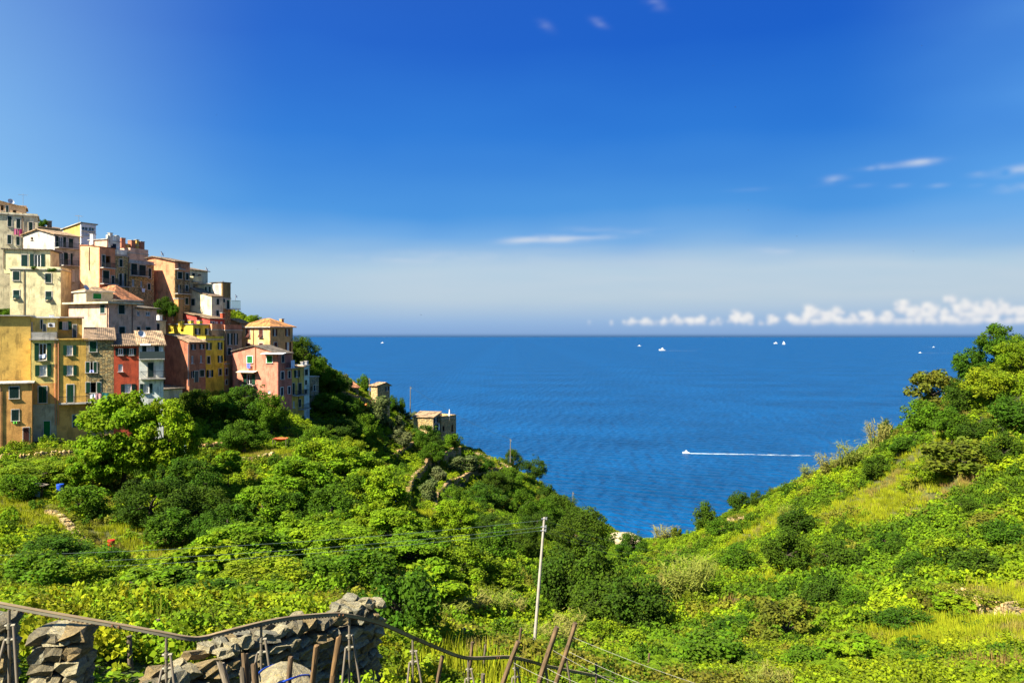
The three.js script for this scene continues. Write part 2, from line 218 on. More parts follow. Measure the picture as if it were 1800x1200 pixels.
// ---------------------------------------------------------------- terrain and sea
const dryPatches = [];                        // [x, z, radius] of mown, dry or bare ground, filled from the photo
for (const [px, py, r] of [[250, 965, 7], [300, 975, 6], [60, 905, 6], [20, 895, 6], [440, 800, 6], [480, 795, 4], [470, 880, 4], [450, 895, 4], [185, 1065, 2.5], [240, 1075, 2], [1570, 855, 8], [1620, 850, 7], [1540, 870, 7], [1600, 880, 7], [1520, 900, 5], [1400, 1010, 5], [1380, 1020, 4], [1730, 1110, 5], [1770, 1130, 6], [1700, 1140, 4], [1640, 1120, 4], [1790, 1050, 4], [1780, 1080, 3], [1330, 940, 5], [1290, 925, 5], [740, 910, 4], [730, 885, 3], [715, 880, 3], [850, 815, 4], [820, 825, 4], [1240, 1010, 3], [930, 1080, 3], [830, 1180, 2]]) { const p = hit(px, py); if (p) dryPatches.push([p.x, p.z, r]); }
const bareness = (x, z) => { let b = 0; for (const [a, c, r] of dryPatches) { const q = Math.hypot(x - a, z - c) / r; if (q < 1.3) b = Math.max(b, 1 - smooth(0.6, 1.25, q + (fbm(x / 1.7, z / 1.7, 2, 0, 81) - 0.5) * 0.7)); } return b; };
{
  const pos = new Float32Array(GNX * GNZ * 3), uv = new Float32Array(GNX * GNZ * 2), col = new Float32Array(GNX * GNZ * 3), idx = [];
  for (let j = 0; j < GNZ; j++) for (let i = 0; i < GNX; i++) {
    const k = j * GNX + i, x = GX0 + i * GS, z = GZ0 + j * GS; pos.set([x, grid[k], z], k * 3); uv.set([x, z], k * 2);
    const n = fbm(x / 5, z / 5, 3, 0, 82), b = bareness(x, z), dry = fbm(x / 9, z / 9, 2, 0, 83);
    const g0 = [0.05, 0.075, 0.014], g1 = [0.19, 0.19, 0.035], s0 = [0.16, 0.11, 0.06];
    const t = b * (0.6 + 0.5 * n), s = smooth(0.62, 0.75, dry) * 0.4; for (let c = 0; c < 3; c++) col[k * 3 + c] = lerp(lerp(g0[c], g1[c], clamp(t)), s0[c], s) * (0.8 + 0.4 * n);
    if (i < GNX - 1 && j < GNZ - 1) idx.push(k, k + GNX, k + 1, k + 1, k + GNX, k + GNX + 1);
  }
  const g = new THREE.BufferGeometry(); g.setAttribute('position', new THREE.BufferAttribute(pos, 3)); g.setAttribute('uv', new THREE.BufferAttribute(uv, 2)); g.setAttribute('color', new THREE.BufferAttribute(col, 3)); g.setIndex(idx); g.computeVertexNormals();
  const soil = dataTex(512, (u, v) => { const a = fbm(u * 12, v * 12, 5, 12, 84), b = fbm(u * 70, v * 70, 2, 70, 85); const l = 0.7 + 0.5 * (a - 0.5) + 0.5 * (b - 0.5); return [l, l, l * 0.9]; }, true, 6);
  tag(mesh('hillside', g, M([1, 1, 1], 1, { map: soil, bumpMap: soil, bumpScale: 0.12, vertexColors: true })), 'terraced green hillside falling on both sides into a valley by the sea', 'terrain', null, 'structure');
}
{
  const N = 1024, h = new Float32Array(N * N);
  const wr = rng(91), waves = [];
  for (let i = 0; i < 70; i++) { const lam = 2.2 * Math.pow(8, wr()), a = -0.5 + (wr() - 0.5) * 1.9, S = 240; const kx = Math.round(S / lam * Math.cos(a)), ky = Math.round(S / lam * Math.sin(a)); waves.push([kx * 2 * Math.PI, ky * 2 * Math.PI, wr() * 6.28, Math.pow(lam, 0.9) * 0.02]); }
  const seaBump = dataTex(N, (u, v) => { let s = 0.5; for (const [kx, ky, p, a] of waves) s += a * Math.sin(u * kx + v * ky + p) * 0.3; return s + (fbm(u * 90, v * 90, 3, 90, 92) - 0.5) * 0.3; }, false, 240);
  const seaCol = dataTex(512, (u, v) => { const a = fbm(u * 4, v * 4, 4, 4, 93), b = fbm(u * 60, v * 60, 3, 60, 94); const l = 0.78 + 0.3 * (a - 0.5) + 0.16 * (b - 0.5); return [l * 0.95, l, l]; }, true, 420);
  const R = 42000, rings = [150, 500, 1200, 3000, 8000, 18000, R], seg = 128, pos = [0, 0, -150], uv = [0, -150], idx = [];
  rings.forEach((r) => { for (let i = 0; i < seg; i++) { const a = i / seg * 2 * Math.PI; pos.push(Math.cos(a) * r, 0, Math.sin(a) * r - 150); uv.push(Math.cos(a) * r, Math.sin(a) * r - 150); } });
  for (let i = 0; i < seg; i++) { const j = (i + 1) % seg; idx.push(0, 1 + j, 1 + i); for (let k = 0; k < rings.length - 1; k++) { const a = 1 + k * seg + i, b = 1 + k * seg + j, c = a + seg, d = b + seg; idx.push(a, b, c, b, d, c); } }
  const g = new THREE.BufferGeometry(); g.setAttribute('position', new THREE.Float32BufferAttribute(pos, 3)); g.setAttribute('uv', new THREE.Float32BufferAttribute(uv, 2)); g.setIndex(idx); g.computeVertexNormals();
  tag(mesh('sea', g, new THREE.MeshPhysicalMaterial({ color: new THREE.Color().setRGB(0.0004, 0.09, 0.25), roughness: 0.36, ior: 1.33, specularIntensity: 0.9, bumpMap: seaBump, bumpScale: 1.5, map: seaCol })), 'deep blue open sea reaching a sharp horizon', 'sea', null, 'structure');
}
// ---------------------------------------------------------------- the village
const ZO = { A: [0, 330], B: [0, 500], C: [0, 630], D: [240, 420], E: [270, 540], F: [520, 600] };   // measuring frames on the photo, six units to a pixel
const ZX = (z, x) => ZO[z][0] + x / 6, ZY = (z, y) => ZO[z][1] + y / 6;
const TH = 0.25, footprints = [];
function faceSlab(u0, u1, v0, top, holes) {    // a wall slab with real openings; top = polyline [[u, v], ...] from left to right
  const at = (u) => { for (let i = 1; i < top.length; i++) if (u <= top[i][0]) { const a = top[i - 1], b = top[i]; return lerp(a[1], b[1], clamp((u - a[0]) / Math.max(1e-6, b[0] - a[0]))); } return top[top.length - 1][1]; };
  const sh = new THREE.Shape([[u0, v0], [u1, v0], [u1, at(u1)], ...top.filter((p) => p[0] > u0 + 0.01 && p[0] < u1 - 0.01).reverse(), [u0, at(u0)]].map((p) => new THREE.Vector2(...p)));
  for (const [a, b, c, d] of holes) {
    const x0 = Math.max(a, u0 + 0.1), x1 = Math.min(c, u1 - 0.1), y0 = Math.max(b, v0 + 0.05), y1 = Math.min(d, Math.min(at(x0), at(x1)) - 0.1);
    if (x1 - x0 > 0.15 && y1 - y0 > 0.2) sh.holes.push(new THREE.Path([[x0, y0], [x0, y1], [x1, y1], [x1, y0]].map((p) => new THREE.Vector2(...p))));
  }
  const g = new THREE.ExtrudeGeometry(sh, { depth: TH, bevelEnabled: false }); g.translate(0, 0, -TH); return g;
}
function house(s) {
  const z = s.z, a = s.a * Math.PI / 180, n = new THREE.Vector3(Math.sin(a), 0, Math.cos(a)), t = new THREE.Vector3(Math.cos(a), 0, -Math.sin(a));
  let C;
  if (s.from) C = s.from.endR.clone().addScaledVector(n, s.fwd || 0).addScaledVector(t, s.side || 0); else { C = P(ZX(z, s.c), 0, s.d); C.y = 0; }
  const D = -C.z, k = (px) => (px - 900) / FPX;
  const wR = s.R != null ? (() => { const q = k(ZX(z, s.R)); return (-q * C.z - C.x) / (t.x + q * t.z); })() : s.wR || 5;
  const wL = s.L != null ? (() => { const q = k(ZX(z, s.L)); return (C.x + q * C.z) / (n.x + q * n.z); })() : s.wL || 6;
  if (!(wR > 0.3 && wR < 60 && wL > 0.3 && wL < 60)) console.log('odd width', s.name, s.label, wR.toFixed(1), wL.toFixed(1));
  const yAt = (py) => EYE - (py - HY) / FPX * D, topY = yAt(ZY(z, s.top));
  let low = 1e9; for (const [p, q] of [[0, 0], [1, 0], [0, 1], [1, 1]]) { const x = C.x + t.x * wR * p - n.x * wL * q, zz = C.z + t.z * wR * p - n.z * wL * q; low = Math.min(low, ground(x, zz)); }
  const baseY = Math.min(s.bot != null ? yAt(ZY(s.zb || z, s.bot)) : 1e9, s.sit ? 1e9 : low - 0.4);
  const g = thing(s.name || 'house', s.label, s.cat || 'house', s.grp); g.position.set(C.x, baseY, C.z); g.rotation.y = a;
  const H = topY - baseY;
  footprints.push([C, t, n, wR, wL]);
  const fr = { R: { o: C, r: t, n, W: wR }, L: { o: C.clone().addScaledVector(n, -wL), r: n, n: t.clone().negate(), W: wL } };
  const E0 = new THREE.Vector3(0, EYE, 0);
  const uv = (f, px, py) => { const F = fr[f], dir = new THREE.Vector3((px - 900) / FPX, -(py - HY) / FPX, -1), q = F.o.clone().sub(E0).setY(0).dot(F.n) / dir.dot(F.n), p = E0.clone().addScaledVector(dir, q); return [p.clone().sub(F.o).dot(F.r), p.y - baseY]; };
  const ML = new THREE.Matrix4().makeBasis(new THREE.Vector3(0, 0, 1), new THREE.Vector3(0, 1, 0), new THREE.Vector3(-1, 0, 0)).setPosition(0, 0, -wL), MR = new THREE.Matrix4();
  const mx = { L: ML, R: MR };
  let profL = [[0, H], [wL, H]], profR = [[0, H], [wR, H]];
  const ro = s.roof || { t: 'flat' };
  if (ro.t === 'pL') { const pts = ro.pts.map(([x, y]) => uv('L', ZX(z, x), ZY(z, y))).sort((p, q) => p[0] - q[0]); profL = pts; pts[0][0] = 0; pts[pts.length - 1][0] = wL; profR = [[0, pts[pts.length - 1][1]], [wR, pts[pts.length - 1][1]]]; }
  if (ro.t === 'shed') profL = [[0, H + ro.rise], [wL, H]];
  if (ro.t === 'gable') profL = [[0, H], [wL / 2, H + ro.rise], [wL, H]];
  if (ro.t === 'pR') { const pts = ro.pts.map(([x, y]) => uv('R', ZX(z, x), ZY(z, y))).sort((p, q) => p[0] - q[0]); profR = pts; pts[0][0] = 0; pts[pts.length - 1][0] = wR; profL = [[0, pts[0][1]], [wL, pts[0][1]]]; }
  // openings
  const holes = { L: [], R: [] }, todo = [];
  for (const [f, ty, x0, y0, x1, y1, opt = {}] of s.win || []) {
    const p = uv(f, ZX(opt.z || z, x0), ZY(opt.z || z, y0)), q = uv(f, ZX(opt.z || z, x1), ZY(opt.z || z, y1)), pm = uv(f, ZX(opt.z || z, x0), ZY(opt.z || z, y1)), qm = uv(f, ZX(opt.z || z, x1), ZY(opt.z || z, y0));
    const u0 = p[0], u1 = q[0], v1 = (p[1] + qm[1]) / 2, v0 = (q[1] + pm[1]) / 2, w = u1 - u0;
    const op = ty === 'O' ? [u0 + w * 0.27, v0, u1 - w * 0.27, v1] : [u0, v0, u1, v1];
    if ('OWHG'.includes(ty)) holes[f].push(op);
    todo.push([f, ty, u0, v0, u1, v1, op, opt]);
  }
  // walls
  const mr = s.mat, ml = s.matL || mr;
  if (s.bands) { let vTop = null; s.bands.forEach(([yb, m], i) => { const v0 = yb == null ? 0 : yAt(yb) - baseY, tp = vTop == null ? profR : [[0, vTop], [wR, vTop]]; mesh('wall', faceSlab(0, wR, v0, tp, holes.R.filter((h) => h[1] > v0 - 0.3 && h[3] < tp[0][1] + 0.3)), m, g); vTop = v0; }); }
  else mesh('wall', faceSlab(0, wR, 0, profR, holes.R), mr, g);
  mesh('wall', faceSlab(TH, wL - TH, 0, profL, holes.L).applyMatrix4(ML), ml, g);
  const back = faceSlab(0, wR, 0, [[0, profL[0][1]], [wR, profL[0][1]]], []); back.translate(0, 0, -wL + TH);
  const end = faceSlab(TH, wL - TH, 0, ro.t === 'pR' ? [[0, profR[profR.length - 1][1]], [wL, profR[profR.length - 1][1]]] : profL, []); end.applyMatrix4(ML); end.translate(wR - TH, 0, 0);
  mesh('wall', merge([back, end]), mr, g);
  // roof
  const rm = s.roofMat || tiles(0.42, 0.25, 0.13), ov = ro.over ?? 0.35, th = ro.th || 0.16;
  if (['pL', 'shed', 'gable', 'pR'].includes(ro.t)) {
    const pr = (ro.t === 'pR' ? profR : profL).map((p) => p.slice()), last = pr.length - 1, len = ro.t === 'pR' ? wL : wR;
    const sl0 = (pr[1][1] - pr[0][1]) / (pr[1][0] - pr[0][0]), sl1 = (pr[last][1] - pr[last - 1][1]) / (pr[last][0] - pr[last - 1][0]);
    pr[0][0] -= ov; pr[0][1] -= sl0 * ov; pr[last][0] += ov; pr[last][1] += sl1 * ov;
    const sh = new THREE.Shape([...pr.map((p) => [p[0], p[1] + 0.01]), ...pr.slice().reverse().map((p) => [p[0], p[1] + th])].map((p) => new THREE.Vector2(...p)));
    const rg = new THREE.ExtrudeGeometry(sh, { depth: len + 2 * ov, bevelEnabled: false }); rg.translate(0, 0, -len - ov); rg.applyMatrix4(ro.t === 'pR' ? MR : ML);
    mesh('roof', boxUV(rg, ro.t === 'pR'), rm, g);
  } else if (ro.t === 'hip') {
    const x0 = -ov, x1 = wR + ov, z0 = -wL - ov, z1 = ov, m = Math.min(x1 - x0, z1 - z0) / 2, y0 = H + 0.16, y1 = H + 0.16 + ro.rise, zl = wL > wR;
    const A = [x0, y0, z1], B = [x1, y0, z1], Cc = [x1, y0, z0], Dd = [x0, y0, z0], r0 = zl ? [(x0 + x1) / 2, y1, z1 - m] : [x0 + m, y1, (z0 + z1) / 2], r1 = zl ? [(x0 + x1) / 2, y1, z0 + m] : [x1 - m, y1, (z0 + z1) / 2];
    const tri = zl ? [A, B, r0, B, Cc, r1, B, r1, r0, Cc, Dd, r1, Dd, A, r0, Dd, r0, r1] : [A, B, r1, A, r1, r0, B, Cc, r1, Cc, Dd, r0, Cc, r0, r1, Dd, A, r0];
    const hg = new THREE.BufferGeometry(); hg.setAttribute('position', new THREE.Float32BufferAttribute(tri.flat(), 3)); hg.computeVertexNormals(); boxUV(hg);
    const rf = mesh('roof', hg, rm, g); mesh('eaves', boxUV(box(x1 - x0 - 0.06, 0.16, z1 - z0 - 0.06, wR / 2, H + 0.075, -wL / 2)), mTrim, rf);
  } else {
    mesh('roof', boxUV(box(wR + 2 * ov, th, wL + 2 * ov, wR / 2, H + th / 2 + 0.005, -wL / 2)), s.roofMat || mConcrete, g);
    if (s.par) { const y = H + th + s.par / 2 + 0.01; mesh('parapet', boxUV(merge([box(wR, s.par, 0.18, wR / 2, y, -0.09), box(0.18, s.par, wL - 0.4, 0.09, y, -wL / 2), box(0.18, s.par, wL - 0.4, wR - 0.09, y, -wL / 2), box(wR, s.par, 0.18, wR / 2, y, -wL + 0.09)])), s.parMat || mr, g); }
  }
  // windows and doors
  const sm = shutters[s.sh || 'deep'];
  const put = (geo, f) => geo.applyMatrix4(mx[f]);
  for (const [f, ty, u0, v0, u1, v1, op, opt] of todo) {
    const w = u1 - u0, h = v1 - v0, cu = (u0 + u1) / 2, cv = (v0 + v1) / 2, m = opt.m ? shutters[opt.m] : sm;
    if (ty === 'S' || ty === 'F') {             // closed shutters, F with the lower half pushed out
      const fr_ = mesh('window', put(boxUV(merge([box(w + 0.24, 0.1, 0.06, cu, v1 + 0.05, 0.031), box(0.1, h, 0.06, u0 - 0.07, cv, 0.031), box(0.1, h, 0.06, u1 + 0.07, cv, 0.031)])), f), opt.trim || mTrim, g);
      for (const q of [-1, 1]) { const parts = [box(w / 2 - 0.02, ty === 'F' ? h * 0.55 : h, 0.05, cu + q * w / 4, ty === 'F' ? v1 - h * 0.275 : cv, 0.04)]; if (ty === 'F') { const l = box(w / 2 - 0.02, h * 0.45, 0.05, 0, -h * 0.225, 0); l.rotateX(-0.55); l.translate(cu + q * w / 4, v1 - h * 0.55, 0.05); parts.push(l); } mesh('shutter', put(boxUV(merge(parts)), f), m, fr_); }
      mesh('sill', put(box(w + 0.3, 0.09, 0.18, cu, v0 - 0.05, 0.08), f), mTrim, fr_);
    } else if (ty === 'D') {
      const fr_ = mesh('door', put(boxUV(box(w, h, 0.08, cu, cv, 0.035)), f), m, g);
      mesh('door_frame', put(merge([box(w + 0.2, 0.1, 0.05, cu, v1 + 0.05, 0.026), box(0.1, h, 0.05, u0 - 0.05, cv, 0.026), box(0.1, h, 0.05, u1 + 0.05, cv, 0.026)]), f), opt.trim || mTrim, fr_);
    } else {
      const [a0, b0, a1, b1] = op, ow = a1 - a0, oh = b1 - b0, ca = (a0 + a1) / 2, cb = (b0 + b1) / 2, fw = Math.min(0.1, ow * 0.16);
      if (ty === 'H') { const hf = mesh('window', put(merge([box(ow, fw, 0.1, ca, b1 - fw / 2, -0.12), box(fw, oh - fw, 0.1, a0 + fw / 2, cb - fw / 2, -0.12), box(fw, oh - fw, 0.1, a1 - fw / 2, cb - fw / 2, -0.12)]), f), mCasing, g); mesh('sill', put(box(ow + 0.2, 0.08, 0.2, ca, b0 - 0.045, 0.08), f), mTrim, hf); continue; }
      const fg = [box(ow, fw, 0.07, ca, b1 - fw / 2, -0.12), box(ow, fw, 0.07, ca, b0 + fw / 2, -0.12), box(fw, oh - 2 * fw, 0.07, a0 + fw / 2, cb, -0.12), box(fw, oh - 2 * fw, 0.07, a1 - fw / 2, cb, -0.12), box(fw * 0.8, oh - 2 * fw, 0.06, ca, cb, -0.12)];
      const fr_ = mesh('window', put(merge(fg), f), ty === 'H' ? mCasing : opt.frame || mWhite, g);
      mesh('pane', put(box(ow - 0.02, oh - 0.02, 0.02, ca, cb, -0.17), f), opt.c ? mCurtain : mPane, fr_);
      mesh('sill', put(box(ow + 0.2, 0.08, 0.2, ca, b0 - 0.045, 0.08), f), mTrim, fr_);
      if (ty === 'O') for (const q of [-1, 1]) mesh('shutter', put(boxUV(box(w * 0.26, oh, 0.05, q < 0 ? u0 + w * 0.13 : u1 - w * 0.13, cb, 0.04)), f), m, fr_);
    }
  }
  for (const [f, x0, x1, y, rail, dep, style, opt = {}] of s.balc || []) {
    const p = uv(f, ZX(opt.z || z, x0), ZY(opt.z || z, y)), q = uv(f, ZX(opt.z || z, x1), ZY(opt.z || z, y)), u0 = p[0], u1 = q[0], v = Math.max(p[1], q[1]), w = u1 - u0;
    const b = mesh('balcony', put(boxUV(box(w, 0.16, dep, (u0 + u1) / 2, v - 0.08, dep / 2 + 0.003)), f), mConcrete, g);
    if (style === 'solid') mesh('railing', put(boxUV(merge([box(w, rail, 0.12, (u0 + u1) / 2, v + rail / 2 + 0.002, dep - 0.06), box(0.12, rail, dep - 0.14, u0 + 0.06, v + rail / 2 + 0.002, dep / 2 - 0.06), box(0.12, rail, dep - 0.14, u1 - 0.06, v + rail / 2 + 0.002, dep / 2 - 0.06)])), f), opt.mat || mr, b);
    else {
      const bars = [box(w, 0.05, 0.05, (u0 + u1) / 2, v + rail, dep - 0.05), box(0.05, 0.05, dep, u0 + 0.03, v + rail + 0.003, dep / 2), box(0.05, 0.05, dep, u1 - 0.03, v + rail + 0.003, dep / 2), box(w, 0.04, 0.04, (u0 + u1) / 2, v + 0.12, dep - 0.05)];
      const nb = Math.max(2, Math.round(w / 0.14)); for (let i = 0; i <= nb; i++) bars.push(box(0.025, rail, 0.025, lerp(u0 + 0.03, u1 - 0.03, i / nb), v + rail / 2, dep - 0.05));
      mesh('railing', put(merge(bars), f), opt.mat || mIron, b);
    }
  }
  for (const [f, x, y0, y1] of s.pipe || []) { const p = uv(f, ZX(z, x), ZY(z, y0)), q = uv(f, ZX(z, x), ZY(z, y1)); const c = new THREE.CylinderGeometry(0.06, 0.06, p[1] - q[1], 6); c.translate(p[0], (p[1] + q[1]) / 2, 0.09); mesh('downpipe', put(c, f), s.pipeMat || mCopper, g); }
  for (const [f, x0, y0, x1, y1, dep, m] of s.awn || []) { const p = uv(f, ZX(z, x0), ZY(z, y0)), q = uv(f, ZX(z, x1), ZY(z, y1)); const b = box(q[0] - p[0], 0.05, dep, 0, 0, dep / 2); b.rotateX(Math.atan2(p[1] - q[1], dep)); b.translate((p[0] + q[0]) / 2, p[1], 0.02); mesh('awning', put(b, f), m, g); }
  for (const [fx, fz, w, h, m] of s.chim || []) { const y = H + (ro.rise ? ro.rise * 0.35 : 0); const c = mesh('chimney', boxUV(box(w, h + 0.8, w, fx * wR, y + h / 2 - 0.4, -fz * wL)), m || mr, g); mesh('chimney_cap', box(w + 0.16, 0.1, w + 0.16, fx * wR, y + h + 0.052, -fz * wL), mConcrete, c); }
  for (const [fx, fz, h, r] of s.dish || []) {
    const y = H + (ro.rise ? ro.rise * 0.35 : 0), pt = [[0, 0], [0.3, 0.03], [0.6, 0.11], [0.85, 0.22], [1, 0.3]].map((p) => new THREE.Vector2(p[0] * r, p[1] * r)); const dg = new THREE.LatheGeometry(pt, 14); dg.rotateX(1.1); dg.rotateY(0.5); dg.translate(fx * wR, y + h, -fz * wL + 0.1);
    const d_ = mesh('satellite_dish', dg, M([0.5, 0.5, 0.5], 0.6, { side: THREE.DoubleSide }), g); mesh('mast', rod(new THREE.Vector3(fx * wR, y - 0.3, -fz * wL), new THREE.Vector3(fx * wR, y + h, -fz * wL), 0.04), mZinc, d_); mesh('receiver_arm', rod(new THREE.Vector3(fx * wR, y + h, -fz * wL + 0.1), new THREE.Vector3(fx * wR + 0.25 * r, y + h + 0.2 * r, -fz * wL + 0.1 + r), 0.025), mIron, d_);
  }
  for (const [fx, fz, h] of s.ant || []) { const y = H, x = fx * wR, zz = -fz * wL, bars = [rod(new THREE.Vector3(x, y - 0.3, zz), new THREE.Vector3(x, y + h, zz), 0.035), rod(new THREE.Vector3(x - 0.8, y + h * 0.9, zz), new THREE.Vector3(x + 0.8, y + h * 0.9, zz + 0.2), 0.025)]; for (let i = -3; i <= 3; i++) bars.push(rod(new THREE.Vector3(x + i * 0.22, y + h * 0.9, zz - 0.35), new THREE.Vector3(x + i * 0.22, y + h * 0.9, zz + 0.4), 0.02)); mesh('antenna', merge(bars), mZinc, g); }
  return { g, C, n, t, wR, wL, H, baseY, topY, uv, mx, fr, endR: C.clone().addScaledVector(t, wR), z, f: fr };
}
function acUnit(h, f, x0, y0, x1, y1) { const p = h.uv(f, ZX(h.z, x0), ZY(h.z, y0)), q = h.uv(f, ZX(h.z, x1), ZY(h.z, y1)), w = Math.max(0.6, q[0] - p[0]), hh = Math.max(0.5, p[1] - q[1]); const b = box(w, hh, 0.35, (p[0] + q[0]) / 2, (p[1] + q[1]) / 2, 0.2).applyMatrix4(h.mx[f]); const m = mesh('air_conditioner', b, mWhite, h.g); const c = new THREE.CylinderGeometry(hh * 0.36, hh * 0.36, 0.03, 16); c.rotateX(Math.PI / 2); c.translate((p[0] + q[0]) / 2 - w * 0.1, (p[1] + q[1]) / 2, 0.39); mesh('fan_grille', c.applyMatrix4(h.mx[f]), mIron, m); }
function cloth(h, f, x0, y0, x1, y1, color, label, out = 0.35, name = 'laundry') {
  const p = h.uv(f, ZX(h.z, x0), ZY(h.z, y0)), q = h.uv(f, ZX(h.z, x1), ZY(h.z, y1)), w = q[0] - p[0], hh = p[1] - q[1], gx = new THREE.BoxGeometry(w, hh, 0.025, 8, 6, 1), a = gx.attributes.position;
  for (let i = 0; i < a.count; i++) { const x = a.getX(i), y = a.getY(i); a.setZ(i, a.getZ(i) + 0.07 * Math.sin(x / w * 9 + x0) * (0.6 - y / hh)); a.setY(i, y + 0.05 * Math.sin(x / w * 5 + y0)); }
  gx.computeVertexNormals(); gx.translate(p[0] + w / 2, (p[1] + q[1]) / 2, out); gx.applyMatrix4(h.mx[f]);
  const o = mesh(name, gx, M(color, 0.95)); o.position.copy(h.g.position); o.rotation.copy(h.g.rotation); tag(o, label, 'laundry', 'laundry hung from the houses'); return o;
}
const C_ = { ochre: paint(0.66, 0.44, 0.1), yellow: paint(0.74, 0.58, 0.17), amber: paint(0.7, 0.42, 0.08), orange: paint(0.66, 0.34, 0.09), cream: paint(0.66, 0.6, 0.34), paleCream: paint(0.7, 0.62, 0.4), grey: paint(0.5, 0.46, 0.42), peach: paint(0.66, 0.42, 0.22), rose: paint(0.68, 0.42, 0.29), redw: paint(0.5, 0.075, 0.025), whitew: paint(0.76, 0.78, 0.7), salmon: paint(0.66, 0.27, 0.13), pinkw: paint(0.56, 0.22, 0.14), lemon: paint(0.66, 0.5, 0.04), brick: paint(0.46, 0.17, 0.09), mint: paint(0.55, 0.68, 0.62), umber: paint(0.32, 0.23, 0.14), beige: paint(0.48, 0.41, 0.28), oldOrange: paint(0.56, 0.27, 0.08), darkRed: paint(0.42, 0.06, 0.04), ironBlue: paint(0.4, 0.4, 0.4) };
const S_ = { warm: rubble(0.72, 0.66, 0.46), olive: rubble(0.74, 0.68, 0.46), brown: rubble(0.62, 0.5, 0.33), pale: rubble(0.8, 0.72, 0.56), grey: rubble(0.6, 0.6, 0.56) };
const R_ = { dull: tiles(0.32, 0.22, 0.12), pale: tiles(0.55, 0.38, 0.2), orange: tiles(0.66, 0.3, 0.08), grey: tiles(0.2, 0.17, 0.12), terracotta: tiles(0.6, 0.24, 0.09) };

// front row, left to right
const h1 = house({ z: 'B', name: 'ochre_house', label: 'ochre house with stained blank wall at the left edge of the village', a: 28, c: -260, d: 106, R: 318, top: 330, mat: C_.ochre, wL: 8 });
const h2 = house({ z: 'B', name: 'yellow_house', label: 'yellow house with open green shutters and a terrace on top', a: 28, c: 325, d: 107.5, wL: 7, R: 592, top: 585, mat: C_.yellow, matL: C_.ochre, sh: 'green', bands: [[674, C_.yellow], [711, C_.orange], [null, C_.beige]], par: 0.9, parMat: mConcrete, roof: { t: 'flat', over: 0.25 },
  win: [['R', 'O', 358, 620, 536, 800], ['R', 'O', 365, 848, 537, 965, { c: 1 }], ['R', 'S', 403, 1075, 485, 1245], ['R', 'D', 457, 660, 523, 820, { z: 'C', m: 'bright' }]], pipe: [['R', 578, 590, 1480]], pipeMat: C_.salmon });
const h2b = house({ z: 'B', name: 'rooftop_room', label: 'small yellow rooftop room with a white window behind the terrace parapet', a: 28, c: 262, d: 109.6, R: 600, top: 350, bot: 600, sit: 1, mat: C_.yellow, wL: 4, roof: { t: 'flat', over: 0.3 }, roofMat: mWhite, win: [['R', 'W', 268, 395, 340, 485, { c: 1 }], ['R', 'D', 425, 370, 442, 470], ['R', 'D', 450, 420, 480, 495, { m: 'grey' }]], chim: [[0.8, 0.5, 0.6, 0.4, mWhite]] });
acUnit(h2b, 'R', 500, 405, 575, 450);
const h3 = house({ z: 'B', name: 'amber_house', label: 'amber house with white windows between dark green shutters', a: 28, from: h2, side: 0.02, R: 905, top: 582, mat: C_.amber, sh: 'green', wL: 7, bands: [[711, C_.amber], [null, C_.orange]], roof: { t: 'flat', over: 0.2 }, roofMat: C_.amber,
  win: [['R', 'O', 662, 640, 800, 745, { c: 1 }], ['R', 'O', 662, 850, 805, 955, { c: 1 }], ['R', 'S', 703, 1055, 770, 1240], ['R', 'D', 762, 595, 828, 725, { z: 'C', m: 'grey' }]], balc: [['R', 618, 905, 470, 0.9, 1.1, 'bars', { z: 'C' }]], pipe: [['R', 612, 600, 1480]], pipeMat: C_.salmon });
const h3b = house({ z: 'B', name: 'rooftop_room', label: 'brown rooftop room with shuttered window above the amber house', a: 28, c: 608, d: 114.2, R: 860, top: 350, bot: 600, sit: 1, mat: C_.ochre, wL: 4, roof: { t: 'flat', over: 0.25 }, sh: 'green', win: [['R', 'O', 618, 390, 750, 475, { c: 1 }], ['R', 'D', 765, 425, 800, 560, { m: 'grey' }]] });
const h4 = house({ z: 'B', name: 'stone_house', label: 'rubble stone house with green shutters between the amber and red houses', a: 28, from: h3, side: 0.02, R: 1195, top: 585, mat: S_.warm, sh: 'green', wL: 7, roof: { t: 'shed', rise: 1.6 }, roofMat: R_.dull,
  win: [['R', 'S', 942, 600, 1012, 708], ['R', 'H', 942, 818, 982, 928], ['R', 'S', 903, 818, 940, 928, { m: 'green' }], ['R', 'S', 984, 818, 1014, 928], ['R', 'H', 946, 1032, 1016, 1140], ['R', 'D', 903, 1032, 944, 1140, { m: 'green' }], ['R', 'D', 1018, 1032, 1056, 1140, { m: 'green' }]], balc: [['R', 905, 1150, 455, 0.9, 1, 'bars', { z: 'C' }]] });
const h5 = house({ z: 'B', name: 'red_house', label: 'narrow deep red house with white-framed windows', a: 28, from: h4, side: 0.02, R: 1460, top: 645, mat: C_.redw, sh: 'deep', wL: 7, roof: { t: 'shed', rise: 1.5 }, roofMat: R_.dull,
  win: [['R', 'O', 1212, 672, 1325, 745], ['R', 'O', 1330, 672, 1432, 745], ['R', 'W', 1243, 838, 1292, 918, { c: 1 }], ['R', 'O', 1270, 1048, 1425, 1140, { c: 1 }], ['R', 'D', 1290, 1240, 1340, 1350, { m: 'brown' }]] });
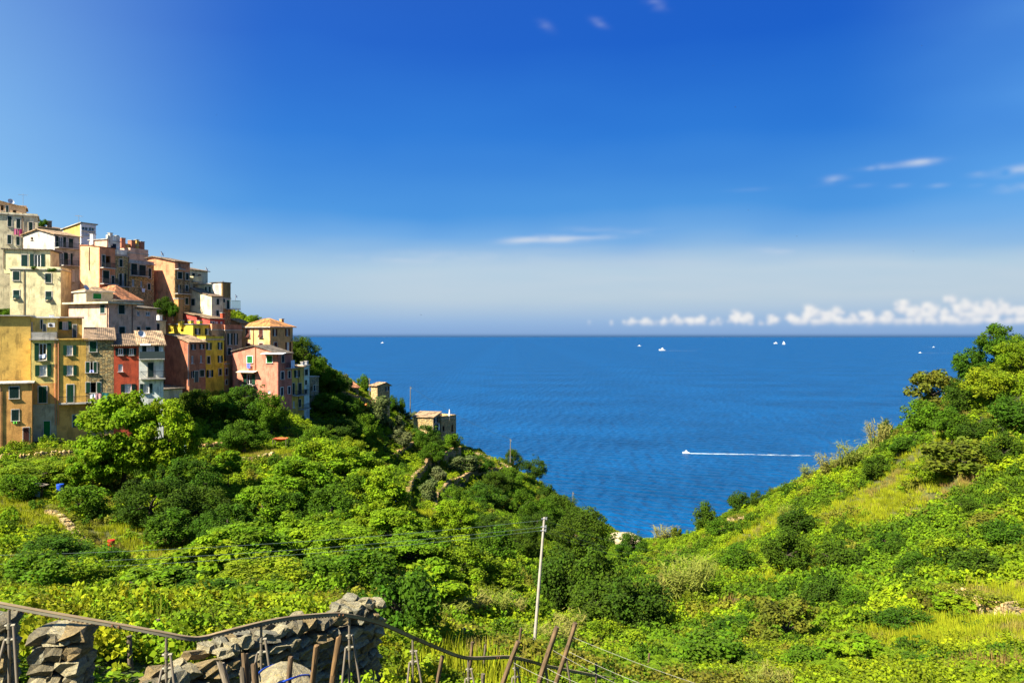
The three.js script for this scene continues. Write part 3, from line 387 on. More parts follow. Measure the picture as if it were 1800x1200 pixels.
const h6 = house({ z: 'B', name: 'white_house', label: 'white house with two green balconies beside the red house', a: 28, from: h5, side: 0.02, R: 1720, top: 640, mat: C_.whitew, sh: 'deep', wL: 7, roof: { t: 'shed', rise: 1.9 }, roofMat: R_.pale,
  win: [['R', 'O', 1495, 640, 1672, 735, { c: 1 }], ['R', 'D', 1556, 823, 1614, 975], ['R', 'O', 1472, 1045, 1605, 1145, { c: 1 }]], balc: [['R', 1462, 1728, 780, 1.0, 1.1, 'solid', { mat: shutters.grey }], ['R', 1475, 1735, 988, 1.0, 1.1, 'bars']], dish: [[0.1, 0.1, 0.9, 0.55]], awn: [['R', 1475, 628, 1580, 640, 0.9, mWhite]] });
const h0 = house({ z: 'C', name: 'orange_annex', label: 'low orange house with closed shutters and a pale ledge at the far left', a: 28, c: -140, d: 103.4, R: 332, top: 272, bot: 930, mat: C_.orange, wL: 2.2, roof: { t: 'shed', rise: 0.12, th: 0.12, over: 0.25 }, roofMat: mConcrete,
  win: [['R', 'S', 97, 298, 192, 420], ['R', 'S', 120, 540, 192, 655], ['R', 'D', 240, 728, 300, 870, { m: 'brown' }]], pipe: [['R', 6, 300, 930]] });
// second row
const h7 = house({ z: 'A', name: 'cream_house', label: 'pale cream house with a planted roof terrace and dark green shutters', a: 14, c: 100, d: 132, R: 636, top: 858, mat: C_.cream, sh: 'deep', wL: 6, roof: { t: 'flat', over: 0.2 }, roofMat: mConcrete, par: 0.35,
  win: [['R', 'S', 133, 880, 200, 975], ['R', 'S', 475, 902, 535, 998], ['R', 'F', 137, 1080, 200, 1170], ['R', 'F', 478, 1092, 540, 1187]], pipe: [['R', 250, 865, 1380]] });
const h7b = house({ z: 'A', name: 'cream_house', label: 'set-back upper storey of cream with shutters above the planted terrace', a: 14, c: 36, d: 135, R: 525, top: 650, bot: 900, sit: 1, mat: C_.cream, wL: 5, roof: { t: 'flat', over: 0.35, th: 0.2 }, roofMat: R_.grey, win: [['R', 'S', 222, 705, 287, 830], ['R', 'O', 310, 700, 468, 850]], pipe: [['R', 36, 660, 850]] });
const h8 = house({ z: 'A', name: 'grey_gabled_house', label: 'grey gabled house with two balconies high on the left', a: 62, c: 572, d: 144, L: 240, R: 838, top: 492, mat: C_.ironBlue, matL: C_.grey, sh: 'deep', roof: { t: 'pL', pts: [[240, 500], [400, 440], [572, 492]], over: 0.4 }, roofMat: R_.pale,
  win: [['L', 'H', 318, 520, 345, 550], ['R', 'O', 585, 515, 690, 635], ['R', 'S', 720, 535, 765, 650], ['R', 'O', 585, 680, 700, 810], ['R', 'O', 690, 690, 760, 815], ['R', 'W', 683, 850, 714, 978, { c: 1 }], ['R', 'W', 757, 862, 790, 990, { c: 1 }]], balc: [['R', 575, 838, 652, 0.95, 1.2, 'bars'], ['R', 630, 838, 830, 0.95, 1, 'bars']], chim: [[0.5, 0.4, 0.6, 0.8]] });
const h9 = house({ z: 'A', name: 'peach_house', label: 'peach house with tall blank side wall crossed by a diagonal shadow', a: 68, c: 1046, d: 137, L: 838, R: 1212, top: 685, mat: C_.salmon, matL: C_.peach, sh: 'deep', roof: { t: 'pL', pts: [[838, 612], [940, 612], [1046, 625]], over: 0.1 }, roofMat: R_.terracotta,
  win: [['R', 'S', 1072, 708, 1100, 835], ['R', 'H', 1105, 715, 1165, 840], ['R', 'S', 1080, 872, 1145, 1010], ['R', 'S', 1172, 928, 1200, 1010]], balc: [['R', 1050, 1190, 850, 0.8, 0.8, 'bars'], ['R', 1050, 1212, 1018, 0.9, 0.9, 'bars']], pipe: [['L', 940, 625, 870]] });
const h9b = house({ z: 'A', name: 'pink_house', label: 'small pale pink upper house behind the peach wall', a: 68, c: 1125, d: 147, L: 936, R: 1140, top: 545, mat: C_.rose, roof: { t: 'flat', over: 0.2 }, chim: [[0.2, 0.8, 0.7, 1.1, mWhite]], bot: 690, wR: 5 });
const h10 = house({ z: 'A', name: 'white_tower_house', label: 'narrow bluish white house with one dark door high in the village', a: 68, c: 1130, d: 150, L: 1112, R: 1262, top: 560, mat: C_.whitew, sh: 'navy', roof: { t: 'flat', over: 0.15 }, par: 1, bot: 760, win: [['R', 'D', 1165, 590, 1218, 705]], balc: [['R', 1205, 1345, 715, 0.9, 0.8, 'solid', { mat: C_.whitew }]], chim: [[0.25, 0.3, 0.6, 1.5, mTrim], [0.8, 0.5, 0.5, 1.2, mTrim]] });
const h11 = house({ z: 'A', name: 'olive_house', label: 'narrow olive grey rendered house with a pipe down its corner', a: 68, from: h9, side: 0.05, R: 1352, top: 715, mat: S_.olive, sh: 'deep', wL: 6, roof: { t: 'flat', over: 0.1 }, win: [['R', 'S', 1254, 755, 1286, 832], ['R', 'S', 1252, 910, 1275, 1035], ['R', 'O', 1262, 905, 1325, 1040]], balc: [['R', 1220, 1345, 1045, 0.9, 0.7, 'bars']], pipe: [['R', 1348, 720, 1300]] });
const h12 = house({ z: 'A', name: 'stone_house', label: 'stone and render house with a long dark balcony and roof terrace', a: 68, from: h11, side: 0.05, R: 1620, top: 792, mat: S_.warm, sh: 'deep', wL: 7, roof: { t: 'flat', over: 0.2 }, par: 0.5, parMat: mConcrete, win: [['R', 'S', 1378, 800, 1440, 925], ['R', 'S', 1462, 815, 1532, 935], ['R', 'S', 1560, 852, 1588, 955], ['R', 'W', 1386, 965, 1412, 1040], ['R', 'W', 1474, 985, 1496, 1048], ['R', 'S', 1552, 1010, 1580, 1075]], balc: [['R', 1362, 1535, 935, 0.9, 0.9, 'bars']] });
const h13 = house({ z: 'A', name: 'yellow_tower', label: 'yellow building topped by brick-red chimneys and a roof terrace', a: 68, c: 1268, d: 158, L: 1255, R: 1500, top: 590, bot: 800, mat: C_.ochre, wL: 6, roof: { t: 'flat', over: 0.2 }, sh: 'deep', win: [['R', 'H', 1298, 600, 1335, 635]], chim: [[0.05, 0.1, 1.0, 1.1, C_.brick], [0.5, 0.1, 1.0, 0.9, C_.brick], [0.92, 0.1, 1.0, 0.9, C_.brick], [0.75, 0.5, 0.6, 1.2]] });
const h13b = house({ z: 'A', name: 'roof_terrace_house', label: 'pale terrace wall with pink hangings below the yellow tower', a: 68, c: 1370, d: 153, R: 1560, top: 690, bot: 830, mat: C_.rose, wL: 4, roof: { t: 'flat', over: 0.1 }, par: 0.9 });
const h14 = house({ z: 'A', name: 'beige_house', label: 'tall beige house with a drainpipe at the top left of the village', a: 30, c: -160, d: 146, R: 392, top: 268, mat: C_.paleCream, sh: 'deep', wL: 8, roof: { t: 'flat', over: 0.25 }, roofMat: mConcrete, par: 0.3,
  win: [['R', 'S', 78, 302, 116, 408], ['R', 'S', 170, 328, 208, 428], ['R', 'S', 302, 362, 338, 458], ['R', 'S', 75, 498, 112, 590], ['R', 'S', 168, 515, 202, 605]], pipe: [['R', 235, 265, 640]] });
const h14b = house({ z: 'A', name: 'rooftop_house', label: 'peach rooftop house with a sloping roof and antenna at the top left', a: 30, c: -60, d: 152, R: 268, top: 190, bot: 320, sit: 1, mat: C_.peach, wL: 5, roof: { t: 'pR', pts: [[-60, 130], [268, 215]], over: 0.3 }, roofMat: R_.pale, win: [['R', 'H', 0, 180, 35, 240], ['R', 'D', 58, 190, 82, 262], ['R', 'H', 128, 232, 168, 285]], dish: [[0.5, 0.2, 1.1, 0.6]], ant: [[0.9, 0.3, 3.0]] });
const h15 = house({ z: 'A', name: 'sunroom_house', label: 'yellow rooftop house with a white glazed front and mono-pitch roof', a: 62, c: 850, d: 160, L: 655, R: 1008, top: 385, bot: 560, mat: mWhite, matL: C_.ochre, roof: { t: 'pL', pts: [[655, 440], [850, 372]], over: 0.3 }, roofMat: mConcrete, win: [['R', 'W', 858, 410, 925, 450], ['R', 'W', 930, 415, 995, 455], ['R', 'W', 858, 455, 925, 500, { c: 1 }], ['R', 'W', 930, 455, 995, 500, { c: 1 }]], ant: [[0.1, 0.2, 2]] });
const h15b = house({ z: 'A', name: 'old_tiled_house', label: 'low house with an old brown tiled roof beside the sunroom', a: 40, c: 390, d: 166, R: 660, top: 420, mat: C_.beige, wL: 8, roof: { t: 'shed', rise: 1.2 }, roofMat: R_.dull, chim: [[0.55, 0.3, 0.8, 1.4, C_.umber]] });
const h16 = house({ z: 'B', name: 'rose_house', label: 'large pale rose house with dark shutters in the second row', a: 66, c: 1140, d: 127, L: 720, R: 1440, top: 200, mat: C_.rose, sh: 'deep', roof: { t: 'flat', over: 0.7, th: 0.28 }, roofMat: paint(0.6, 0.52, 0.34), win: [['L', 'S', 1055, 212, 1103, 302], ['R', 'S', 1246, 215, 1308, 308], ['R', 'S', 1252, 445, 1310, 540], ['L', 'H', 1056, 500, 1105, 525]], pipe: [['L', 1130, 210, 540], ['R', 1388, 215, 560]] });
const h16b = house({ z: 'B', name: 'rose_house', label: 'lower wing of the rose house with small white windows under wide eaves', a: 66, from: h16, side: 0.05, fwd: -0.3, R: 1648, top: 250, mat: C_.rose, sh: 'deep', wL: 7, roof: { t: 'shed', rise: 0.9, over: 0.5 }, roofMat: R_.grey, win: [['R', 'W', 1422, 278, 1468, 328], ['R', 'W', 1536, 283, 1578, 330], ['R', 'S', 1425, 445, 1472, 545], ['R', 'S', 1536, 448, 1582, 552]] });
const h16c = house({ z: 'B', name: 'tiled_pavilion', label: 'small tiled pavilion with a green shutter on the rose house roof', a: 50, c: 905, d: 129.5, R: 1190, top: 75, bot: 230, sit: 1, mat: C_.beige, sh: 'bright', wL: 5, roof: { t: 'hip', rise: 0.9, over: 0.3 }, roofMat: R_.pale, win: [['R', 'S', 978, 95, 1062, 152]], dish: [[0.02, 0.1, 0.3, 0.55]] });
const h16d = house({ z: 'B', name: 'tiled_pavilion', label: 'long hipped tile roof sloping right behind the rose house', a: 66, c: 1195, d: 133, R: 1480, top: 165, bot: 330, sit: 1, mat: C_.beige, wL: 8, roof: { t: 'hip', rise: 2.6, over: 0.4 }, roofMat: R_.terracotta });
const h33 = house({ z: 'B', name: 'beige_narrow_house', label: 'narrow beige house with a white chimney right of the rose house', a: 66, c: 1648, d: 140, R: 1745, top: 385, mat: C_.paleCream, sh: 'navy', wL: 5, win: [['R', 'S', 1650, 412, 1676, 500]], chim: [[0.75, 0.2, 0.7, 1.1, mWhite]], roof: { t: 'flat', over: 0.15 } });
// upper middle
const h17 = house({ z: 'D', name: 'salmon_house', label: 'tall salmon house with stone front and a blank wall in half shadow', a: 70, c: 402, d: 148, L: 108, R: 560, top: 240, mat: S_.brown, matL: C_.salmon, sh: 'deep', roof: { t: 'pL', pts: [[108, 205], [175, 188], [402, 236]], over: 0.35 }, roofMat: R_.dull, bands: [[476, C_.salmon], [null, S_.brown]],
  win: [['R', 'H', 438, 250, 460, 300], ['R', 'S', 430, 348, 475, 420], ['R', 'S', 516, 360, 544, 430], ['R', 'O', 428, 482, 462, 575, { c: 1 }], ['R', 'S', 512, 488, 538, 550], ['R', 'S', 510, 620, 540, 690]], balc: [['R', 402, 480, 320, 0.9, 0.8, 'bars'], ['R', 402, 550, 580, 0.9, 0.7, 'bars']], dish: [[0.1, 0.55, 1.6, 0.55]], pipe: [['R', 495, 345, 600]] });
const h17b = house({ z: 'D', name: 'orange_lean_to', label: 'tiny orange lean-to in the shrubs below the salmon house', a: 70, c: 438, d: 144, R: 485, top: 632, mat: C_.oldOrange, wL: 1.0, roof: { t: 'flat', over: 0.1 } });
const h18a = house({ z: 'D', name: 'cream_tower_house', label: 'small cream tower house with brown roof tiles on the skyline', a: 70, c: 560, d: 156, R: 748, top: 325, bot: 560, mat: C_.paleCream, sh: 'deep', wL: 6, roof: { t: 'shed', rise: 1.1 }, roofMat: R_.dull, win: [['R', 'S', 582, 358, 610, 405], ['R', 'H', 645, 372, 680, 388]], chim: [[0.15, 0.4, 0.8, 1.3]], dish: [[0.95, 0.05, 0.1, 0.5]], ant: [[0.4, 0.5, 1.8]], balc: [['R', 560, 650, 450, 0.9, 0.8, 'solid', { mat: C_.cream }]] });
const h18b = house({ z: 'D', name: 'cream_house', label: 'cream house with a long sloping tile roof and half-shaded wall', a: 66, c: 790, d: 150, L: 556, R: 910, top: 618, mat: C_.paleCream, sh: 'deep', roof: { t: 'pL', pts: [[556, 520], [640, 560], [790, 606]], over: 0.15 }, roofMat: R_.dull, win: [['L', 'S', 578, 630, 612, 700], ['R', 'S', 840, 630, 866, 692], ['R', 'S', 838, 752, 862, 810]] });
const h18e = house({ z: 'D', name: 'cream_house', label: 'cream middle house with two windows under the flat grey box', a: 66, c: 785, d: 155, L: 556, R: 800, top: 475, bot: 720, mat: C_.cream, sh: 'deep', roof: { t: 'flat', over: 0.1 }, win: [['L', 'S', 580, 502, 612, 555], ['L', 'O', 722, 503, 778, 568]] });
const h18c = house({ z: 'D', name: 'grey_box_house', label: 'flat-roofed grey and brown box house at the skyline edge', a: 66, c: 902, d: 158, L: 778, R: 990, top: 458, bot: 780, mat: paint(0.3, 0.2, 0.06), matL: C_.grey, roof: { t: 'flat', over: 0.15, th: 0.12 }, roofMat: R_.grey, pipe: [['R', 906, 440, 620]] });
const h18d = house({ z: 'D', name: 'glazed_balcony_house', label: 'stone corner house with a glazed green balcony hanging over the slope', a: 66, c: 908, d: 153.5, R: 990, top: 628, mat: S_.brown, wL: 4, roof: { t: 'flat', over: 0.1 }, sh: 'deep', bands: [[542, C_.paleCream], [null, S_.brown]], win: [['R', 'S', 910, 630, 928, 668], ['R', 'S', 948, 645, 972, 735]], balc: [['R', 945, 1042, 740, 1.6, 1.3, 'bars', { mat: shutters.green }]], dish: [[1.2, -0.2, 0.5, 0.4]] });
const h19 = house({ z: 'D', name: 'dark_red_house', label: 'dark red house with white windows and a weathered sloping roof', a: 62, c: 770, d: 146, L: 496, R: 925, top: 852, bot: 1100, mat: C_.darkRed, sh: 'deep', roof: { t: 'pL', pts: [[496, 778], [770, 842]], over: 0.3 }, roofMat: R_.dull, win: [['R', 'W', 772, 865, 830, 905], ['R', 'W', 832, 868, 858, 908, { c: 1 }], ['R', 'W', 880, 870, 905, 908, { c: 1 }]], chim: [[0.95, 0.05, 0.55, 1.3, C_.redw]] });
const h20 = house({ z: 'E', name: 'lemon_house', label: 'bright lemon yellow house with a blank sunlit wall and rooftop vents', a: 64, c: 412, d: 142, L: 150, R: 615, top: 182, bot: 500, mat: C_.lemon, sh: 'deep', roof: { t: 'flat', over: 0.15 }, roofMat: mZinc, win: [['R', 'O', 432, 222, 490, 285], ['R', 'O', 538, 222, 598, 288]], chim: [[-0.02, 0.45, 0.7, 0.7], [0.15, 0.2, 0.7, 0.7], [0.6, 0.2, 0.7, 0.7]] });
const h20b = house({ z: 'E', name: 'yellow_house', label: 'tall yellow house with shuttered windows next to the red-brown house', a: 64, c: 545, d: 141.5, R: 738, top: 345, bot: 850, mat: C_.lemon, sh: 'deep', wL: 4, roof: { t: 'flat', over: 0.1 }, par: 0.5, win: [['R', 'O', 552, 375, 608, 445], ['R', 'O', 672, 370, 722, 442], ['R', 'S', 562, 518, 590, 592], ['R', 'O', 672, 510, 724, 580], ['R', 'O', 555, 660, 625, 735], ['R', 'S', 685, 648, 712, 715]] });
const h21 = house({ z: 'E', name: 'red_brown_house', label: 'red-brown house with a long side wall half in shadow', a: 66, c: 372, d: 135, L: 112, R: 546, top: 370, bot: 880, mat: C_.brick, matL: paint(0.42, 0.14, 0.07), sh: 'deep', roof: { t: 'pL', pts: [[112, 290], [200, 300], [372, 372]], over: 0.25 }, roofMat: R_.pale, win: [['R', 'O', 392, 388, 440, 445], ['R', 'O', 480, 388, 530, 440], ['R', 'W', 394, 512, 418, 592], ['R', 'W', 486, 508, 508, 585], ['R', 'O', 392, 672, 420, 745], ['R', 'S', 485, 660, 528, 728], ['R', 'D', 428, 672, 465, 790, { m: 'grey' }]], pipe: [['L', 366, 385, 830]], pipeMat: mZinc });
const h22 = house({ z: 'E', name: 'umber_house', label: 'brown-grey house with tall narrow windows under a brick terrace', a: 58, c: 750, d: 147, R: 928, top: 245, mat: C_.umber, sh: 'deep', wL: 5, roof: { t: 'flat', over: 0.15 }, par: 0.9, parMat: C_.brick, win: [['R', 'O', 775, 275, 828, 395], ['R', 'O', 845, 275, 885, 395], ['R', 'S', 780, 428, 812, 500]], pipe: [['R', 752, 250, 640]] });
const h22b = house({ z: 'E', name: 'brick_terrace_house', label: 'low terracotta terrace with a brick balustrade beside the dark red house', a: 60, c: 612, d: 145, R: 742, top: 240, bot: 420, mat: C_.umber, wL: 4, roof: { t: 'flat', over: 0.1 }, par: 1.0, parMat: C_.salmon, win: [['R', 'H', 612, 290, 650, 332]] });
const h27 = house({ z: 'E', name: 'narrow_orange_house', label: 'very narrow orange house squeezed between yellow and pink houses', a: 64, from: h20b, side: 0.05, R: 798, top: 600, mat: C_.oldOrange, sh: 'brown', wL: 3, roof: { t: 'flat', over: 0.05 }, par: 0.4, win: [['R', 'S', 754, 645, 776, 715], ['R', 'S', 756, 765, 774, 810]] });
const h34 = house({ z: 'D', name: 'terracotta_roof_house', label: 'low house with sloping terracotta roof behind the orange house', a: 60, c: 1090, d: 165, L: 985, R: 1190, top: 895, bot: 1010, mat: C_.salmon, roof: { t: 'pL', pts: [[985, 845], [1090, 890]], over: 0.2 }, roofMat: R_.orange, chim: [[0.1, 0.8, 0.4, 0.9, C_.brick], [0.3, 0.7, 0.4, 0.9, C_.brick], [0.8, 0.7, 0.4, 0.8, C_.brick]] });
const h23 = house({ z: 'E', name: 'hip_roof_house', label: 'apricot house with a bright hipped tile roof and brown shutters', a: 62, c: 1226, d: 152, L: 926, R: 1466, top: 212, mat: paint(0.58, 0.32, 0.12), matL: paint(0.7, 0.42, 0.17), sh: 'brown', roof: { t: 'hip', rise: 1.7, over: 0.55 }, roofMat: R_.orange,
  win: [['L', 'F', 975, 228, 1015, 320], ['L', 'F', 1112, 228, 1152, 322], ['L', 'S', 975, 375, 1015, 440], ['L', 'S', 1112, 375, 1152, 430], ['R', 'O', 1252, 228, 1300, 302], ['R', 'O', 1385, 228, 1432, 302], ['R', 'S', 1268, 370, 1298, 420], ['R', 'O', 1386, 368, 1446, 475, { c: 1 }]], pipe: [['L', 1052, 215, 420]], chim: [[0.88, 0.3, 0.6, 1.1]], balc: [['R', 1440, 1500, 350, 0.9, 0.9, 'bars', { mat: mZinc }]] });
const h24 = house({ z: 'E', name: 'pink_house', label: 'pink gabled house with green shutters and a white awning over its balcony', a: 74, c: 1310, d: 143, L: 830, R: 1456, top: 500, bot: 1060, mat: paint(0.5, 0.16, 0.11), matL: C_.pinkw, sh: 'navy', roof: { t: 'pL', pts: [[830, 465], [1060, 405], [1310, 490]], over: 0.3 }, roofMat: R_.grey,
  win: [['L', 'S', 985, 515, 1040, 585, { m: 'bright', trim: mWhite }], ['L', 'S', 1192, 510, 1248, 585, { m: 'bright', trim: mWhite }], ['L', 'O', 945, 705, 1068, 815, { m: 'green' }], ['L', 'H', 990, 850, 1042, 930], ['L', 'W', 1200, 875, 1232, 910], ['R', 'S', 1348, 510, 1372, 580], ['R', 'S', 1340, 678, 1370, 758, { trim: mWhite }], ['R', 'S', 1416, 670, 1440, 745, { trim: mWhite }], ['R', 'S', 1338, 845, 1362, 928, { trim: mWhite }], ['R', 'S', 1414, 835, 1438, 912, { trim: mWhite }]], balc: [['L', 940, 1075, 818, 0.9, 0.8, 'bars'], ['R', 1385, 1470, 640, 0.9, 0.9, 'bars']], awn: [['L', 905, 668, 1095, 685, 1.2, M([0.75, 0.68, 0.45], 0.9)], ['L', 1165, 478, 1400, 492, 1.3, mWhite]], pipe: [['L', 1072, 415, 660]], pipeMat: C_.salmon });
const h25 = house({ z: 'E', name: 'yellow_narrow_house', label: 'narrow yellow house with balconies right of the pink house', a: 74, from: h24, side: 0.05, fwd: -0.4, R: 1585, top: 640, bot: 1190, mat: paint(0.62, 0.42, 0.08), sh: 'deep', wL: 6, roof: { t: 'shed', rise: 0.8 }, roofMat: R_.pale, win: [['R', 'O', 1480, 662, 1540, 738], ['R', 'S', 1462, 800, 1482, 920], ['R', 'S', 1520, 800, 1556, 915], ['R', 'S', 1528, 970, 1550, 1050], ['R', 'W', 1468, 990, 1488, 1060]], balc: [['R', 1460, 1585, 930, 0.9, 1, 'bars'], ['R', 1520, 1610, 1075, 0.9, 1, 'bars']], pipe: [['R', 1522, 660, 1000]] });
const h26 = house({ z: 'E', name: 'pale_mint_house', label: 'pale mint house at the right end of the village row', a: 74, from: h25, side: 0.05, fwd: -0.2, R: 1642, top: 618, bot: 1130, mat: C_.mint, sh: 'deep', wL: 6, roof: { t: 'flat', over: 0.15 }, win: [['R', 'S', 1592, 655, 1622, 715], ['R', 'S', 1594, 768, 1612, 815], ['R', 'S', 1590, 868, 1612, 908]], chim: [[0.3, 0.1, 0.5, 0.7, mZinc], [0.95, 0.1, 0.5, 0.8, mZinc]] });
const h28 = house({ z: 'F', name: 'grey_stone_house', label: 'small grey stone house half hidden by trees right of the mint house', a: 60, c: 150, d: 160, R: 240, top: 378, mat: S_.grey, sh: 'deep', wL: 5, roof: { t: 'flat', over: 0.1 }, win: [['R', 'H', 155, 470, 172, 525], ['R', 'S', 186, 462, 202, 520]] });
const h32 = house({ z: 'E', name: 'garden_shed', label: 'low cream shed with a dark roof below the red-brown house', a: 66, c: 100, d: 131, R: 300, top: 870, mat: C_.paleCream, wL: 5, roof: { t: 'shed', rise: 0.5 }, roofMat: R_.grey, win: [['R', 'H', 250, 985, 285, 1060]] });
// on the spur towards the sea
const h29 = house({ z: 'F', name: 'tiled_cottage', label: 'tiled cottage with green pergola on the spur above the sea', a: 45, c: 858, d: 184, R: 990, L: 790, top: 470, mat: S_.pale, sh: 'navy', roof: { t: 'pR', pts: [[858, 468], [945, 436], [990, 462]], over: 0.4 }, roofMat: R_.pale, win: [['R', 'O', 945, 475, 978, 520]] });
const h29b = house({ z: 'F', name: 'orange_roof_shed', label: 'low shed with an orange tiled roof beside the tiled cottage', a: 30, c: 525, d: 180, R: 660, top: 492, mat: S_.brown, wL: 5, roof: { t: 'shed', rise: 1.1 }, roofMat: R_.terracotta });
const h30 = house({ z: 'F', name: 'slate_roof_house', label: 'stone house with a striped slab roof near the end of the spur', a: 72, c: 1448, d: 190, L: 1240, R: 1522, top: 800, bot: 975, mat: S_.grey, matL: S_.warm, sh: 'navy', roof: { t: 'pR', pts: [[1448, 800], [1522, 748]], over: 0.35 }, roofMat: R_.pale, win: [['R', 'O', 1452, 802, 1498, 855], ['R', 'D', 1455, 875, 1500, 955]] });
const h31 = house({ z: 'F', name: 'ruined_stone_house', label: 'roofless stone house with a terrace right of the slab-roofed house', a: 50, c: 1535, d: 193, R: 1690, top: 822, bot: 965, mat: S_.pale, wL: 5, roof: { t: 'flat', over: 0.05 }, win: [['R', 'H', 1545, 890, 1570, 950], ['R', 'H', 1640, 875, 1662, 955]], par: 0.6, parMat: S_.pale });

// laundry
cloth(h14, 'R', 140, 435, 185, 500, [0.5, 0.12, 0.2], 'pink towel hanging left on the beige house drying line'); cloth(h14, 'R', 190, 440, 228, 512, [0.32, 0.02, 0.1], 'crimson towel hanging on the beige house drying line');
cloth(h2, 'R', 408, 735, 488, 775, [0.7, 0.7, 0.78], 'white cloth drying on the sill of the yellow house window');
cloth(h4, 'R', 940, 900, 985, 925, [0.4, 0.42, 0.75], 'blue and white cloth on the stone house window sill');
cloth(h4, 'R', 945, 1150, 1000, 1190, [0.7, 0.7, 0.72], 'white washing on the balcony line below the stone house window', 1.2); cloth(h4, 'R', 1004, 1145, 1062, 1225, [0.72, 0.35, 0.34], 'pink towel on the stone house balcony line', 1.2); cloth(h4, 'R', 1068, 1135, 1142, 1225, [0.02, 0.17, 0.15], 'dark green sheet on the stone house balcony line', 1.2);
cloth(h24, 'L', 990, 595, 1030, 642, [0.1, 0.14, 0.5], 'blue garment hanging below a green shutter of the pink house'); cloth(h12, 'R', 1476, 1060, 1510, 1100, [0.7, 0.72, 0.78], 'white cloth hanging from the stone house window');
cloth(h24, 'R', 1400, 560, 1440, 640, [0.6, 0.66, 0.8], 'pale blue washing on the pink house terrace', 0.9); cloth(h0, 'R', 135, 658, 175, 684, [0.1, 0.4, 0.04], 'bright green cloth under the lower annex window');
console.log('houses built');
// ---------------------------------------------------------------- foliage
function leafSoup(leaves) {                    // [{p, n, s, roll, c, long}] -> folded leaf faces, two triangles each
  const N = leaves.length, pos = new Float32Array(N * 12), col = new Float32Array(N * 12), nor = new Float32Array(N * 12), idx = new Uint32Array(N * 6);
  const n = new THREE.Vector3(), a = new THREE.Vector3(), b = new THREE.Vector3();
  leaves.forEach((l, i) => {
    n.copy(l.n).normalize(); a.set(Math.abs(n.y) > 0.9 ? 1 : 0, Math.abs(n.y) > 0.9 ? 0 : 1, 0).cross(n).normalize(); b.crossVectors(n, a);
    const c = Math.cos(l.roll), s = Math.sin(l.roll), ax = a.x * c + b.x * s, ay = a.y * c + b.y * s, az = a.z * c + b.z * s, bx = -a.x * s + b.x * c, by = -a.y * s + b.y * c, bz = -a.z * s + b.z * c;
    const L = l.s * (l.long || 1), w = l.s * 0.5, f = l.s * 0.14;
    const v = [[-ax * L * 0.5, -ay * L * 0.5, -az * L * 0.5, 0], [bx * w, by * w, bz * w, f], [ax * L * 0.5, ay * L * 0.5, az * L * 0.5, 0], [-bx * w, -by * w, -bz * w, f]];
    v.forEach((q, k) => { pos.set([l.p.x + q[0] + n.x * q[3], l.p.y + q[1] + n.y * q[3], l.p.z + q[2] + n.z * q[3]], i * 12 + k * 3); nor.set([n.x, n.y, n.z], i * 12 + k * 3); col.set(l.c, i * 12 + k * 3); });
    idx.set([i * 4, i * 4 + 2, i * 4 + 1, i * 4, i * 4 + 3, i * 4 + 2], i * 6);
  });
  const g = new THREE.BufferGeometry(); g.setAttribute('position', new THREE.BufferAttribute(pos, 3)); g.setAttribute('normal', new THREE.BufferAttribute(nor, 3)); g.setAttribute('color', new THREE.BufferAttribute(col, 3)); g.setIndex(new THREE.BufferAttribute(idx, 1)); return g;
}
const rv = (r) => { const z = r() * 2 - 1, a = r() * 6.2832, q = Math.sqrt(1 - z * z); return new THREE.Vector3(q * Math.cos(a), z, q * Math.sin(a)); };
function crownGeo(seed, { lobes, n, leaf, flat = 1, spread = 0.62, lr = [0.28, 0.46], hue = 0.2, long = 1, bottom = -0.55, up = 0.35, soft = 0.5 }) {   // a crown of radius about 1 round the origin
  const r = rng(seed), L = [];
  for (let i = 0; i < lobes; i++) { const d = rv(r); const q = spread * Math.cbrt(0.15 + 0.85 * r()); d.multiplyScalar(q); if (d.y < bottom) d.y = bottom * r(); let R = lerp(lr[0], lr[1], r()); if (i % 7 === 3) { d.multiplyScalar(1.32); R *= 0.62; } L.push({ c: d, R, t: 1 + (r() - 0.5) * 2 * hue, w: (r() - 0.5) * hue, k: R * R }); }
  const tot = L.reduce((s, l) => s + l.k, 0), out = [];
  for (const l of L) {
    const m = Math.round(n * l.k / tot), bump = rng(seed * 31 + L.indexOf(l)), bx = rv(bump), by = rv(bump);
    for (let i = 0; i < m; i++) {
      const d = rv(r), q = l.R * (soft + (1.08 - soft) * Math.sqrt(r()) + 0.13 * Math.sin(d.dot(bx) * 9) * Math.sin(d.dot(by) * 11 + 1));
      const p = new THREE.Vector3(l.c.x + d.x * q, l.c.y + d.y * q * flat, l.c.z + d.z * q);
      const t = l.t * (0.82 + 0.36 * r()), w = 1 + l.w + (r() - 0.5) * 0.16;
      out.push({ p, n: d.clone().multiplyScalar(0.75).add(new THREE.Vector3(0, up, 0)).addScaledVector(rv(r), 0.75), s: leaf * (0.65 + 0.7 * r()), roll: r() * 6.28, c: [t * w, t, t * (0.9 + 0.2 * r())], long });
    }
  }
  return leafSoup(out);
}
